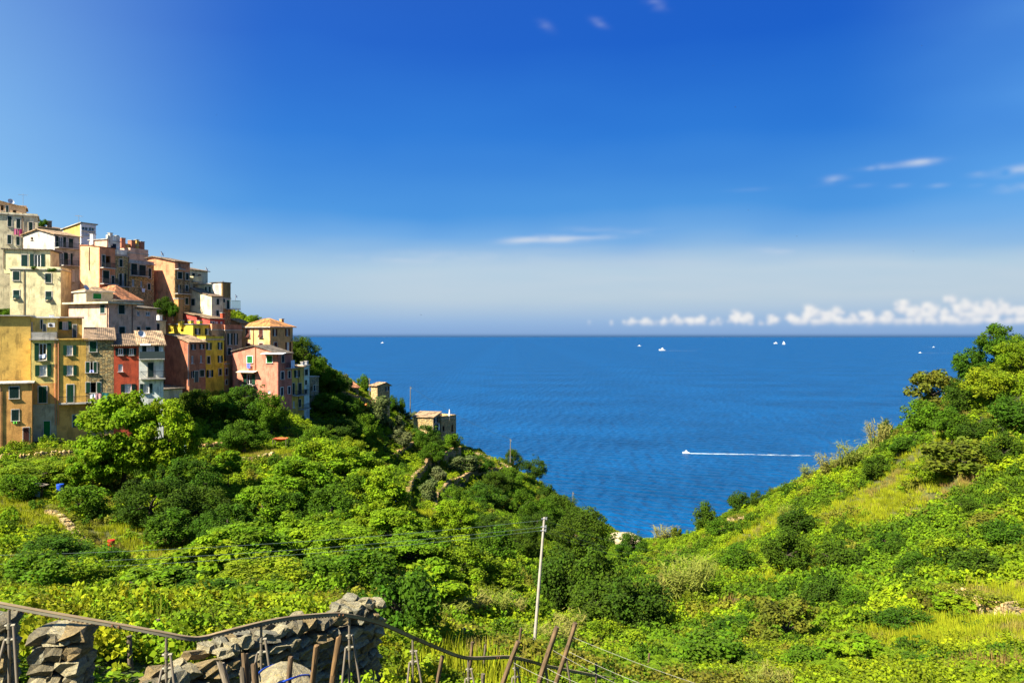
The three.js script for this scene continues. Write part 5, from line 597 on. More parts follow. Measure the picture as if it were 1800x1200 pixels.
      if (d < 40) put('near', X, Z, 0.45 + 0.35 * r(), (0.35 + 0.3 * r()) * (d < 19 ? 0.75 : 1), c);
      else if (r() < 0.3) put('broom', X, Z, 0.7 + 0.5 * r(), tall * (0.6 + 0.4 * r()), c);
      else put(r() < 0.5 ? 'bramble0' : 'bramble1', X, Z, 0.75 + 0.55 * r(), tall * (0.6 + 0.5 * r()), c);
    }
    d += step * (0.85 + 0.3 * r()) * (d > 60 ? 1.15 : 1);
  }
  WALLPLANT = bramble[0];
  const white = leafMat(1, 1, 1), names = { bramble0: ['bramble', bramble[0], 'tangled green brambles covering the slopes'], bramble1: ['undergrowth', bramble[1], 'mixed leafy undergrowth covering the slopes'], broom: ['broom_scrub', broom, 'yellow-green broom scrub over the right slope'], near: ['weeds', near, 'bright vine leaves and weeds on the nearest terraces'], vine: ['grapevines', vineG, 'bright lime vine leaves behind the dry stone wall'], shrub: ['scrub', shrubG, 'mixed dark and light shrubs scattered over the slopes'], tuft: ['grass', tuft, 'dry and green grass tufts on the clearings'] };
  const m4 = new THREE.Matrix4(), q = new THREE.Quaternion(), e = new THREE.Euler(), col = new THREE.Color();
  for (const [k, L] of Object.entries(lists)) {
    const [nm, geo, label] = names[k], im = new THREE.InstancedMesh(geo, white, L.length); im.name = nm; im.castShadow = im.receiveShadow = true;
    L.forEach(([x, y, z, s, sy, a, c], i) => { q.setFromEuler(e.set((hash2(i, 1) - 0.5) * 0.3, a, (hash2(i, 2) - 0.5) * 0.3)); m4.compose(new THREE.Vector3(x, y + sy * (k === 'tuft' ? 0.1 : 0.35), z), q, new THREE.Vector3(s, sy, s)); im.setMatrixAt(i, m4); im.setColorAt(i, col.setRGB(...c)); });
    tag(im, label, k === 'tuft' ? 'grass' : 'undergrowth', null, 'stuff'); scene.add(im); console.log(k, L.length);
  }
}
// ---------------------------------------------------------------- dry stone work
const grainMap = dataTex(256, (u, v) => { const a = fbm(u * 8, v * 8, 5, 8, 201), b = fbm(u * 50, v * 50, 2, 50, 202), l = smooth(0.6, 0.7, fbm(u * 14, v * 14, 3, 14, 203)); const g = 0.8 + 0.5 * (a - 0.5) + 0.3 * (b - 0.5); return [g + 0.1 * l, g + 0.07 * l, g * 0.92 - 0.05 * l]; }, true, 0.8);
const stoneMats = [[0.36, 0.3, 0.2], [0.46, 0.39, 0.27], [0.2, 0.165, 0.11], [0.33, 0.235, 0.12], [0.31, 0.28, 0.22]].map((c) => M(c, 0.95, { map: grainMap, bumpMap: grainMap, bumpScale: 0.02 }));
function stoneGeo(seed) {
  const g = new THREE.BoxGeometry(1, 1, 1, 2, 2, 2), p = g.attributes.position;
  for (let i = 0; i < p.count; i++) { const x = p.getX(i), y = p.getY(i), z = p.getZ(i), k = Math.round((x + 0.5) * 2) + 3 * Math.round((y + 0.5) * 2) + 9 * Math.round((z + 0.5) * 2), j = (s) => (hash2(k, seed, s) - 0.5); const c = Math.abs(x) + Math.abs(y) + Math.abs(z) > 1.2 ? 0.84 : 1; p.setXYZ(i, x * c + j(1) * 0.3, y * c + j(2) * 0.3, z * c + j(3) * 0.3); }
  const n = g.toNonIndexed(); n.computeVertexNormals(); return boxUV(n);
}
const stoneG = [...Array(16).keys()].map((i) => stoneGeo(300 + i));
function stoneAt(parent, r, x, y, z, w, h, d, tilt = 0.12) { const m = mesh('stone', stoneG[Math.floor(r() * 16)], stoneMats[Math.floor(r() * 5)], parent); m.position.set(x, y, z); m.scale.set(w * 1.06, h * 1.06, d); m.rotation.set((r() - 0.5) * tilt, (r() - 0.5) * tilt, (r() - 0.5) * tilt); return m; }
{ // the wall that runs away from the camera behind the rail; local x along the wall, z out of the visible face
  const r = rng(11), A = new THREE.Vector3(-5.25, 93.0, -10.33), B = new THREE.Vector3(-2.45, 93.0, -14.35), len = A.distanceTo(B);
  const w = thing('dry_stone_wall', 'dry stone wall of rough grey slabs running behind the metal rail', 'wall'); w.position.copy(A); w.rotation.y = Math.atan2(-(B.z - A.z), B.x - A.x);
  const top = (x) => { const t = x / len; return 1.98 + 0.2 * Math.sin(Math.PI * clamp((t - 0.1) / 0.75)) + (t > 0.8 ? 0.08 * smooth(0.8, 0.95, t) : 0); };
  mesh('core', boxUV(box(len - 0.1, 1.9, 0.36, len / 2, 0.95, -0.3)), M([0.12, 0.1, 0.08], 1, { map: grainMap }), w);
  for (let y = 0.75; y < 2.6; ) {
    const h = 0.09 + 0.08 * r();
    for (let x = -0.05; x < len; ) { const l = 0.15 + 0.2 * r(), c = x + l / 2; if (y + h < top(c)) stoneAt(w, r, c, y + h / 2, -0.14 + 0.06 * (r() - 0.5), l, h, 0.4 + 0.1 * r(), 0.2); x += l; }
    y += h;
  }
  for (let x = 0; x < len + 0.1; ) { const l = 0.16 + 0.2 * r(), h = 0.09 + 0.12 * r(), c = x + l / 2; for (const zz of [-0.12, -0.42]) { stoneAt(w, r, c + 0.06 * r(), top(c) + h * 0.1 + 0.12 * r(), zz + 0.1 * (r() - 0.5), l * (0.75 + 0.4 * r()), h, 0.2 + 0.12 * r(), 0.5); } x += l * 0.9; }
  for (let i = 0; i < 4; i++) stoneAt(w, r, len - 0.12 - i * 0.14, top(len) + 0.08 + 0.1 * r(), -0.15 - 0.2 * (i % 2), 0.24, 0.15, 0.26, 0.6);
  for (let y = 0.5; y < 2.0; ) { const h = 0.13 + 0.09 * r(); stoneAt(w, r, len - 0.04, y + h / 2, -0.33, 0.34, h, 0.5, 0.2); y += h; }
}
function pillar(label, px, d, top, base, wx, wz, turn, seed) {
  const r = rng(seed), p = P(px, 0, d), o = thing('stone_pillar', label, 'pillar'); o.position.set(p.x, base, p.z); o.rotation.y = turn; const H = top - base;
  mesh('core', boxUV(box(wx - 0.14, H - 0.15, wz - 0.14, 0, H / 2 - 0.05, 0)), M([0.14, 0.12, 0.09], 1, { map: grainMap }), o);
  for (let y = 0; y < H - 0.1; ) { const h = 0.11 + 0.09 * r(), k = r() < 0.5 ? 2 : 3; for (let i = 0; i < k; i++) { const l = wx / k; stoneAt(o, r, -wx / 2 + l * (i + 0.5), y + h / 2, wz / 2 - 0.12, l * (0.92 + 0.12 * r()), h * 0.94, 0.3 + 0.06 * r()); stoneAt(o, r, -wx / 2 + l * (i + 0.5), y + h / 2, -wz / 2 + 0.12, l, h * 0.94, 0.28); } for (const s of [-1, 1]) stoneAt(o, r, s * (wx / 2 - 0.1), y + h / 2, -0.02, 0.26, h * 0.94, wz * 0.6); y += h; }
  for (let i = 0; i < 3; i++) { const m = stoneAt(o, r, (i - 1) * wx * 0.3 + 0.02, H - 0.03 + i * 0.012, 0.02 * i, wx * (0.5 + 0.1 * r()), 0.13, wz * 0.98, 0.14); m.rotation.z += 0.05; }
}
pillar('square rubble pillar of stacked stones under the metal rail at lower left', 110, 9.15, 96.6, 94.3, 0.5, 0.42, 0.1, 21);
pillar('shaded stone pillar cut by the left edge of the picture', -22, 9.5, 96.6, 94.3, 0.5, 0.46, 0.2, 22);
{ const b = mesh('boulder', (() => { const g = new THREE.IcosahedronGeometry(1, 3), p = g.attributes.position; for (let i = 0; i < p.count; i++) { const x = p.getX(i), y = p.getY(i), z = p.getZ(i), k = 0.82 + 0.4 * fbm(x * 1.6 + 5, y * 1.6 + z * 2.3, 3, 0, 211); p.setXYZ(i, x * k, y * k, z * k); } g.computeVertexNormals(); return boxUV(g); })(), stoneMats[0]); const p = P(500, 1192, 9.0); b.position.set(p.x, p.y - 0.12, p.z); b.scale.set(0.36, 0.26, 0.3); tag(b, 'rounded pale boulder with a blue hose behind the stakes', 'boulder'); }

// ---------------------------------------------------------------- the vineyard monorail
const mRail = M([0.24, 0.22, 0.16], 0.6, { metalness: 0.35, map: plasterMap }), mRust = M([0.2, 0.09, 0.035], 0.9, { map: plasterMap }), mTube = M([0.2, 0.17, 0.125], 0.6, { metalness: 0.3, map: plasterMap });
{
  const o = thing('monorail_track', 'bent steel vineyard monorail track on tubular supports across the foreground', 'rail track');
  const pts = [[-60, 1052, 9], [0, 1063, 9], [75, 1077, 9.05], [150, 1090, 9.1], [225, 1103, 9.2], [280, 1113, 9.3], [320, 1120.5, 9.4], [345, 1123, 9.5], [365, 1120, 9.6], [383, 1115, 9.65], [450, 1098, 9.9], [500, 1088, 10.2], [550, 1082.5, 10.6], [592, 1080, 10.9], [617, 1083, 11.1], [667, 1095, 11.6], [725, 1120, 12.3], [770, 1139, 13], [800, 1151, 13.4], [825, 1156.5, 13.8], [860, 1156, 14.3], [897, 1155, 14.8], [932, 1162, 15.2], [960, 1170, 15.6], [1050, 1188, 16.5], [1140, 1206, 17.5]].map((a) => P(...a));
  const curve = new THREE.CatmullRomCurve3(pts, false, 'centripetal'), N = 260, hw = 0.019, pos = [], idx = [], up = new THREE.Vector3(0, 1, 0), fr = [];
  for (let i = 0; i <= N; i++) { const c = curve.getPointAt(i / N), t = curve.getTangentAt(i / N), s = new THREE.Vector3().crossVectors(t, up).normalize(), u = new THREE.Vector3().crossVectors(s, t).normalize(); fr.push([c, t, s, u]); }
  const ring = (dx, dy, w, h) => { const g = new THREE.BufferGeometry(), ps = [], ix = []; fr.forEach(([c, t, s, u], i) => { for (const [a, b] of [[-1, -1], [1, -1], [1, 1], [-1, 1]]) ps.push(c.x + s.x * (dx + a * w) + u.x * (dy + b * h), c.y + s.y * (dx + a * w) + u.y * (dy + b * h), c.z + s.z * (dx + a * w) + u.z * (dy + b * h)); if (i < N) for (let k = 0; k < 4; k++) { const p = i * 4 + k, q = i * 4 + (k + 1) % 4; ix.push(p, q, p + 4, q, q + 4, p + 4); } }); g.setAttribute('position', new THREE.Float32BufferAttribute(ps, 3)); g.setIndex(ix); const n = g.toNonIndexed(); n.computeVertexNormals(); return boxUV(n); };
  const rail = mesh('rail', ring(0, 0, hw, hw), mRail, o);
  const teeth = []; const L = curve.getLength(); for (let s = 0; s < L; s += 0.05) { const c = curve.getPointAt(s / L), t = curve.getTangentAt(s / L), b = new THREE.BoxGeometry(0.022, 0.014, 0.02); b.applyQuaternion(new THREE.Quaternion().setFromUnitVectors(new THREE.Vector3(1, 0, 0), t)); b.translate(c.x, c.y - hw - 0.008, c.z); teeth.push(b); }
  mesh('rack', merge(teeth), mRust, rail);
  mesh('rusty_flange', ring(0, hw + 0.004, hw + 0.006, 0.004), M([0.26, 0.19, 0.1], 0.7, { map: plasterMap }), rail);
  for (const k of [0.115, 0.325, 0.46, 0.655]) { const [c, t, s] = fr[Math.round(k * N)]; for (const q of [0, 0.07]) { const b = new THREE.CylinderGeometry(0.012, 0.012, 0.09, 8); b.applyQuaternion(new THREE.Quaternion().setFromUnitVectors(up, s)); b.translate(c.x + t.x * q, c.y + t.y * q, c.z + t.z * q); mesh('bolt', b, mRust, rail); } }
  const near = (px) => { let best = fr[0], bd = 1e9; for (const f of fr) { const q = 900 + f[0].x / -f[0].z * FPX; if (Math.abs(q - px) < bd) { bd = Math.abs(q - px); best = f; } } return best; };
  for (const [px, cl, sp] of [[19, 0.22, 0.28], [288, 0.24, 0.3], [458, 0.2, 0.36], [612, 0.28, 0.34], [725, 0.22, 0.34], [822, 0.2, 0.3], [905, 0.2, 0.25]]) {
    const [c, t, s] = near(px), ft = ground(c.x, c.z) - 0.25, b = c.clone().setY(ft);
    mesh('support_post', rod(b, c.clone().setY(c.y - hw - 0.02), 0.017, 0.017, 8), mTube, o);
    const q1 = c.clone().setY(c.y - cl), q2 = c.clone().setY(c.y - cl - 0.16);
    for (const [q, dx, dz] of [[q1, sp, 0.25], [q2, -sp * 0.4, 0.35]]) {
      mesh('clamp', merge([rod(q.clone().add(new THREE.Vector3(-0.045, 0, 0)), q.clone().add(new THREE.Vector3(0.07, 0.01, 0)), 0.018, 0.018, 6), rod(q.clone().add(new THREE.Vector3(0, -0.03, 0)), q.clone().add(new THREE.Vector3(0, 0.03, 0)), 0.027, 0.027, 8)]), mRail, o);
      const e = new THREE.Vector3(q.x + dx, 0, q.z + dz); e.y = ground(e.x, e.z) - 0.2; const a = q.clone().add(new THREE.Vector3(Math.sign(dx) * 0.05, 0, 0)); mesh('brace', rod(e, a, 0.016, 0.016, 8), mTube, o);
    }
  }
}
// ---------------------------------------------------------------- stakes, posts, wires
const woodMap = dataTex(128, (u, v) => { const g = 0.6 + 0.55 * (fbm(u * 24, v * 3, 4, 0, 221) - 0.5); return [g, g * 0.96, g * 0.9]; }, true, 0.5);
const mWood = { grey: M([0.34, 0.28, 0.2], 0.95, { map: woodMap, bumpMap: woodMap, bumpScale: 0.01 }), brown: M([0.3, 0.2, 0.1], 0.95, { map: woodMap, bumpMap: woodMap, bumpScale: 0.012 }), orange: M([0.4, 0.24, 0.09], 0.95, { map: woodMap, bumpMap: woodMap, bumpScale: 0.012 }), pale: M([0.5, 0.43, 0.32], 0.95, { map: woodMap, bumpMap: woodMap, bumpScale: 0.012 }) };
function stakeGeo(L, r, seed, split) { const g = new THREE.CylinderGeometry(r * (split ? 0.75 : 0.92), r, L, 8, 7), p = g.attributes.position; for (let i = 0; i < p.count; i++) { const x = p.getX(i), y = p.getY(i), z = p.getZ(i), a = Math.atan2(z, x), k = 1 + 0.3 * (fbm(a * 1.2 + seed * 7, y * 3, 2, 0, seed) - 0.5) + (split ? 0.55 * (hash2(Math.round(a * 3), seed) - 0.5) + 0.35 * (fbm(y * 5, seed, 2, 0, seed) - 0.5) : 0), b = 0.02 * Math.sin(y * 2.2 + seed); p.setXYZ(i, x * k + b, y + (split && y > L * 0.45 ? (hash2(Math.round(a * 2), seed + 3)) * 0.09 : 0), z * k); } g.computeVertexNormals(); return boxUV(g.toNonIndexed()); }
const posts = [
  [279, 1088, 284, 1150, 13, 0.042, 'grey', 0, 'weathered round post standing just behind the lowest bend of the rail'], [228, 1117, 231, 1165, 12, 0.04, 'grey', 0, 'short grey post among the vines behind the rail'], [330, 1068, 332, 1120, 17, 0.048, 'grey', 0, 'tall round vineyard post above the lowest bend of the rail'], [385, 1073, 386, 1100, 20, 0.035, 'grey', 0, 'dark post top in the vines left of a paler one'], [411, 1072, 415, 1105, 17, 0.035, 'pale', 0, 'pale-topped vineyard post behind the dry stone wall'], [438, 1067, 439, 1100, 20, 0.026, 'grey', 0, 'thin vineyard post right of the pale-topped one'],
  [392, 1170, 408, 1225, 8.5, 0.042, 'pale', 1, 'pale split stake at the bottom left of the stake group'], [432, 1158, 438, 1225, 8.5, 0.045, 'brown', 1, 'tall brown split stake in front of the stone wall'], [445, 1176, 450, 1225, 8.3, 0.045, 'brown', 1, 'thick brown stake right beside the tall split stake'], [422, 1180, 426, 1225, 8.4, 0.04, 'grey', 1, 'short grey stake between pale and brown stakes'], [509, 1164, 502, 1225, 8.6, 0.036, 'brown', 1, 'pointed stake in front of the boulder'], [557, 1145, 545, 1225, 8.6, 0.046, 'orange', 1, 'orange-brown stake left of the rail support'], [598, 1128, 584, 1215, 9, 0.04, 'orange', 1, 'tall leaning orange stake against the dark wall'],
  [779, 1153, 767, 1225, 13, 0.036, 'brown', 0, 'leaning stake with dry twigs right of the ivy mound'], [768, 1100, 767, 1130, 22, 0.036, 'grey', 0, 'small post in the scrub right of the ivy mound'], [815, 1103, 814, 1132, 22, 0.04, 'pale', 0, 'pale small post in the scrub farther right'], [829, 1128, 822, 1195, 17, 0.04, 'brown', 0, 'post standing where the rail levels out'], [853, 1133, 848, 1170, 18, 0.026, 'grey', 0, 'thin stick behind the level part of the rail'], [917, 1104, 912, 1140, 20, 0.036, 'brown', 0, 'upright post just behind the first leaning post'], [912, 1127, 882, 1212, 14, 0.048, 'brown', 0, 'first of the three strongly leaning wire posts'], [978, 1101, 946, 1212, 14, 0.05, 'brown', 0, 'second and tallest of the leaning wire posts'], [1010, 1094, 987, 1172, 15.5, 0.048, 'brown', 0, 'third leaning wire post nearest the evergreens'], [847, 1184, 846, 1220, 13, 0.036, 'grey', 0, 'short stump at the bottom edge below the rail'], [957, 1165, 962, 1205, 14.5, 0.026, 'grey', 0, 'forked stick beside the tallest leaning post'], [997, 1158, 1001, 1190, 15.5, 0.022, 'grey', 0, 'thin stick below the third leaning post'], [1050, 1165, 1049, 1215, 16, 0.026, 'grey', 0, 'thin stake right of the leaning posts on the wire'], [1142, 1148, 1140, 1185, 22, 0.034, 'brown', 0, 'small stake in the weeds under the wires'],
];
posts.forEach(([x0, y0, x1, y1, d, r, m, split, label], i) => { const a = P(x0, y0, d), b = P(x1, y1, d), dir = b.clone().sub(a).normalize(); let L = a.distanceTo(b), q; for (let k = 0; k < 60; k++) { q = a.clone().addScaledVector(dir, L); if (q.y < ground(q.x, q.z) - 0.15) break; L += 0.1; } L = Math.min(L, 3.2); const o = mesh(split ? 'wooden_stake' : 'wooden_post', stakeGeo(L, r, 230 + i, split), mWood[m]); q = a.clone().addScaledVector(dir, L / 2); o.position.copy(q); o.quaternion.setFromUnitVectors(new THREE.Vector3(0, 1, 0), dir.clone().negate()); tag(o, label, split ? 'stake' : 'post', 'stakes and posts of the vineyard'); });
function wire(name, pts, r, mat, label, category, group) { const c = new THREE.CatmullRomCurve3(pts), o = mesh(name, new THREE.TubeGeometry(c, Math.max(12, pts.length * 8), r, 5), mat); return tag(o, label, category, group); }
const sagged = (a, b, s, n = 8) => [...Array(n + 1).keys()].map((i) => { const t = i / n, p = a.clone().lerp(b, t); p.y -= s * 4 * t * (1 - t); return p; });
const mWire = M([0.3, 0.28, 0.22], 0.6, { metalness: 0.4 }), mCable = M([0.04, 0.065, 0.055], 0.7), mHose = M([0.01, 0.06, 0.42], 0.45);
[[[900, 1163, 14], [1010, 1212, 13.4], 'lowest vineyard wire from the first leaning post'], [[968, 1140, 14], [1110, 1213, 13.5], 'wire from the tallest leaning post to the bottom edge'], [[1003, 1118, 15.5], [1235, 1205, 14.5], 'highest vineyard wire running right from the third post'], [[996, 1143, 15.5], [1150, 1210, 14.5], 'vineyard wire from the middle of the third post'], [[958, 1172, 14], [1050, 1213, 13.5], 'short wire from the foot of the tallest leaning post'], [[330, 1074, 17], [440, 1075, 20], 'faint vineyard wire between the upright posts']].forEach(([a, b, l]) => wire('vineyard_wire', sagged(P(...a), P(...b), 0.03), 0.0036, mWire, l, 'wire', 'vineyard wires'));
wire('garden_hose', [[447, 1190, 8.8], [470, 1172, 9.4], [498, 1165, 9.6], [528, 1170, 9.5], [548, 1184, 9.2], [525, 1188, 8.7], [500, 1197, 8.5], [480, 1204, 8.5]].map((a) => P(...a)), 0.011, mHose, 'blue hose looped over the boulder', 'hose');
// ---------------------------------------------------------------- the pole in the valley and its cables
{
  const top = P(957, 909, 43), low = P(938, 1150, 43), dir = low.clone().sub(top).normalize(), foot = top.clone().addScaledVector(dir, 10.2), o = thing('utility_pole', 'pale concrete utility pole leaning slightly in the middle of the valley', 'pole'); o.position.copy(foot);
  const z = new THREE.Vector3(), up = top.clone().sub(foot); mesh('shaft', boxUV(rod(z, up, 0.11, 0.065, 12)), M([0.36, 0.33, 0.28], 0.9, { map: plasterMap }), o);
  for (const t of [0.993, 0.95, 0.93]) { const p = up.clone().multiplyScalar(t); mesh('insulator', merge([rod(p.clone().add(new THREE.Vector3(-0.16, 0, 0.05)), p.clone().add(new THREE.Vector3(0.16, 0, 0.05)), 0.03), rod(p.clone().add(new THREE.Vector3(0.13, -0.05, 0.05)), p.clone().add(new THREE.Vector3(0.13, 0.09, 0.05)), 0.045)]), mZinc, o); }
  [[914, 977, 'highest'], [926, 993, 'middle'], [932, 1005, 'lowest']].forEach(([y, yl, w], i) => { const a = P(956 - i, y, 43); wire('overhead_cable', sagged(a, P(-70, yl, 40), 0.35, 14), 0.01, mCable, w + ' of the three cables crossing left from the utility pole', 'cable', 'cables from the utility pole'); wire('overhead_cable', sagged(a, P(1230, 975 + i * 14, 78), 0.5, 10), 0.01, mCable, w + ' of the three cables running right from the utility pole', 'cable', 'cables from the utility pole'); });
}
function thinPole(px, y0, y1, d0, label) { const p = hit(px, y1, d0) || P(px, y1, 200), h = (y1 - y0) * -p.z / FPX, o = thing('thin_pole', label, 'pole', 'thin poles on the spur'); o.position.set(p.x, p.y - 0.4, p.z); mesh('shaft', rod(new THREE.Vector3(), new THREE.Vector3(0.05, h + 0.4, 0), 0.13, 0.09, 8), M([0.45, 0.4, 0.32], 0.9, { map: woodMap }), o); mesh('insulator', merge([box(0.5, 0.09, 0.09, 0.05, h + 0.1, 0), box(0.12, 0.3, 0.12, 0.2, h - 0.1, 0.1)]), mZinc, o); return new THREE.Vector3(p.x + 0.05, p.y + h, p.z); }
const tp1 = thinPole(649, 664, 704, 150, 'thin wooden pole in front of the tiled cottage'), tp2 = thinPole(721, 679, 722, 160, 'tall thin pole on the skyline of the spur'), tp3 = thinPole(897, 771, 810, 190, 'thin pole on the spur below the stone houses'), tp4 = thinPole(1007, 864, 892, 200, 'lowest thin pole at the tip of the spur');
wire('overhead_cable', sagged(tp2, tp3, 1.2), 0.03, mCable, 'cable strung from the tall skyline pole down the spur', 'cable'); wire('overhead_cable', sagged(tp4, P(1080, 935, 235), 0.5), 0.03, mCable, 'cable dropping from the lowest pole towards the pale rock', 'cable'); wire('overhead_cable', sagged(tp1, P(560, 662, 165), 0.6), 0.025, mCable, 'cable from the cottage pole to the village', 'cable');

// ---------------------------------------------------------------- terrace walls on the slopes: [label, height in px, points along the top edge, nearest distance]
for (const { label, mat, line } of WALLS) {
  const parts = [];
  for (let i = 0; i < line.length - 1; i++) { const p = line[i], q = line[i + 1], y0 = Math.min(p.y, q.y) - 1.6, yt = (p.top + q.top) / 2 + (hash2(i, line.length, 3) - 0.5) * 0.3, L = Math.hypot(q.x - p.x, q.z - p.z); if (L < 0.05) continue; const bx = new THREE.BoxGeometry(L + 0.1, yt - y0, 0.6 + 0.08 * hash2(i, 9), 4, 4, 1), bp = bx.attributes.position; for (let n = 0; n < bp.count; n++) { const e = hash2(Math.round(bp.getX(n) * 9), Math.round(bp.getY(n) * 9), i) - 0.5; if (bp.getY(n) > (yt - y0) * 0.45) bp.setY(n, bp.getY(n) + e * 0.35); bp.setZ(n, bp.getZ(n) + e * 0.16); } bx.rotateY(Math.atan2(-(q.z - p.z), q.x - p.x)); bx.translate((p.x + q.x) / 2, (yt + y0) / 2, (p.z + q.z) / 2); const n2 = bx.toNonIndexed(); n2.computeVertexNormals(); parts.push(boxUV(n2)); }
  tag(mesh('terrace_wall', merge(parts), S_[mat]), label, 'wall', 'terrace walls');
}
// ---------------------------------------------------------------- small things on the slopes
function barrel(px, py, w, h, d0, col, label) { const p = hit(px, py, d0), m = -p.z / FPX, R = w * m / 2, H = h * m, o = thing('barrel', label, 'barrel'); o.position.set(p.x, p.y - 0.05, p.z); const pr = [[0, 0], [0.94, 0], [1, 0.04], [0.97, 0.3], [1.03, 0.33], [0.97, 0.36], [0.97, 0.64], [1.03, 0.67], [0.97, 0.7], [1, 0.96], [0.92, 1], [0, 0.98]].map(([a, b]) => new THREE.Vector2(a * R, b * H)); mesh('drum', new THREE.LatheGeometry(pr, 18), M(col, 0.45), o); const l = new THREE.CylinderGeometry(R * 0.98, R * 1.04, H * 0.06, 18); l.translate(0, H * 1.0, 0); mesh('lid', l, M(col.map((c) => c * 1.15), 0.45), o); }
barrel(105, 868, 12, 17, 40, [0.01, 0.06, 0.42], 'blue plastic barrel on the left terrace'); barrel(195, 972, 12, 22, 30, [0.42, 0.02, 0.01], 'red barrel standing in the shaded corner of the clearing');
{ // the little shelter by the blue barrel
  const p = hit(58, 876, 40), m = -p.z / FPX, o = thing('plank_shelter', 'small shelter of old boards and a pale sheet on the left terrace', 'shelter'); o.position.copy(p); const w = 30 * m, h = 30 * m; for (const x of [-0.5, -0.2, 0.5]) mesh('post', box(0.12, h, 0.12, x * w, h / 2 - 0.2, 0), mWood.brown, o); mesh('board', box(w * 0.28, h * 0.75, 0.06, -0.36 * w, h * 0.42, 0.1), mWood.grey, o); mesh('sheet', box(w * 0.5, h * 0.4, 0.04, 0.16 * w, h * 0.3, 0.08), M([0.35, 0.5, 0.5], 0.7), o); const rf = box(w * 1.25, 0.06, w * 0.6, 0.02 * w, h * 0.86, 0); rf.rotateZ(-0.14); mesh('roof_sheet', rf, mWood.pale, o); }
function sagCloth(name, px, py, w, h, d0, col, label, cat, heap) { const p = hit(px, py, d0); if (!p) return; const m = -p.z / FPX, g = new THREE.BoxGeometry(w * m, 0.06, heap ? h * m * 0.8 : w * m * 0.7, 14, 1, 12), a = g.attributes.position; for (let i = 0; i < a.count; i++) { const x = a.getX(i) / (w * m), z = a.getZ(i) / (heap ? h * m * 0.8 : w * m * 0.7), e = Math.max(Math.abs(x), Math.abs(z)) * 2; a.setY(i, a.getY(i) + (heap ? h * m * 0.62 * (1 - smooth(0.35, 1, e)) * (0.6 + 0.8 * fbm(x * 5 + px, z * 5, 3, 0, 241)) : -(1 - e * e) * h * m * 0.45) + 0.12 * (fbm(x * 9, z * 9 + px, 2, 0, 242) - 0.5)); } g.computeVertexNormals(); const o = thing(name, label, cat); o.position.copy(p); const c = mesh('sheet', g, M(col, 0.85), o); c.position.y = heap ? 0.1 : h * m * 1.6; if (!heap) for (const [x, z] of [[-0.48, -0.33], [0.48, -0.33], [-0.48, 0.33], [0.48, 0.33]]) mesh('pole', rod(new THREE.Vector3(x * w * m, -0.5, z * w * m), new THREE.Vector3(x * w * m, h * m * 1.65, z * w * m), 0.05), mWood.grey, o); }
sagCloth('canopy', 493, 790, 24, 12, 90, [0.52, 0.09, 0.02], 'sagging red-orange canopy on the slope below the pink house', 'canopy'); sagCloth('tarpaulin', 328, 800, 16, 26, 80, [0.2, 0.28, 0.38], 'crumpled blue-grey tarpaulin in the shade below the shed', 'tarpaulin', 1); sagCloth('covered_heap', 692, 884, 17, 34, 100, [0.62, 0.66, 0.74], 'heap under white sheeting beside the path at the spur foot', 'heap', 1); sagCloth('covered_heap', 710, 928, 18, 12, 80, [0.6, 0.64, 0.72], 'smaller white covered heap farther down the slope', 'heap', 1); sagCloth('canopy', 781, 745, 14, 6, 170, [0.5, 0.04, 0.02], 'red canopy on the terrace of the roofless stone house', 'canopy'); sagCloth('canopy', 655, 690, 20, 6, 160, [0.1, 0.2, 0.08], 'green leafy pergola cover beside the tiled cottage', 'pergola');
function parasol(px, y0, y1, d0, label) { const p = hit(px, y1, d0) || P(px, y1, 192), H = (y1 - y0) * -p.z / FPX, o = thing('closed_parasol', label, 'parasol'); o.position.set(p.x, p.y - 0.1, p.z); mesh('pole', rod(new THREE.Vector3(), new THREE.Vector3(0, H, 0), 0.05), mWood.pale, o); mesh('folded_cover', new THREE.LatheGeometry([[0, 1], [0.06, 0.97], [0.13, 0.7], [0.2, 0.42], [0.14, 0.36], [0, 0.36]].map(([a, b]) => new THREE.Vector2(a * 1.2, b * H)), 10), mWhite, o); }
parasol(790, 718, 738, 170, 'closed white parasol on the roof of the roofless stone house'); parasol(771.5, 742, 763, 150, 'closed pale parasol in front of the slab-roofed house');
for (const [px, py, c, l] of [[761, 763, [0.5, 0.16, 0.04], 'terracotta pot at the corner of the slab-roofed house'], [776, 762, [0.45, 0.02, 0.03], 'red flower pot in front of the roofless house'], [788, 762, [0.4, 0.05, 0.02], 'reddish flower pot right of the closed parasol']]) { const p = hit(px, py, 150); if (!p) continue; const o = thing('flower_pot', l, 'flower pot'); o.position.copy(p); mesh('pot', new THREE.LatheGeometry([[0, 0], [0.3, 0], [0.42, 0.6], [0.46, 0.62], [0.4, 0.66], [0, 0.6]].map((a) => new THREE.Vector2(...a)), 12), M([0.4, 0.16, 0.07], 0.9), o); const f = mesh('flowers', crownGeo(801, { lobes: 6, n: 120, leaf: 0.3 }), leafMat(...c), o); f.position.y = 0.9; f.scale.set(0.5, 0.4, 0.5); }
{ const p = hit(643, 720, 140); if (p) { const o = thing('orange_gas_bottle', 'upright orange cylinder in the garden below the tiled cottage', 'gas bottle'); o.position.copy(p); mesh('bottle', new THREE.LatheGeometry([[0, 0], [0.26, 0], [0.28, 0.06], [0.28, 1.0], [0.2, 1.16], [0.08, 1.2], [0.08, 1.3], [0, 1.3]].map((a) => new THREE.Vector2(...a)), 14), M([0.6, 0.16, 0.02], 0.5), o); mesh('valve', rod(new THREE.Vector3(0, 1.28, 0), new THREE.Vector3(0, 1.42, 0), 0.04), mIron, o); } }
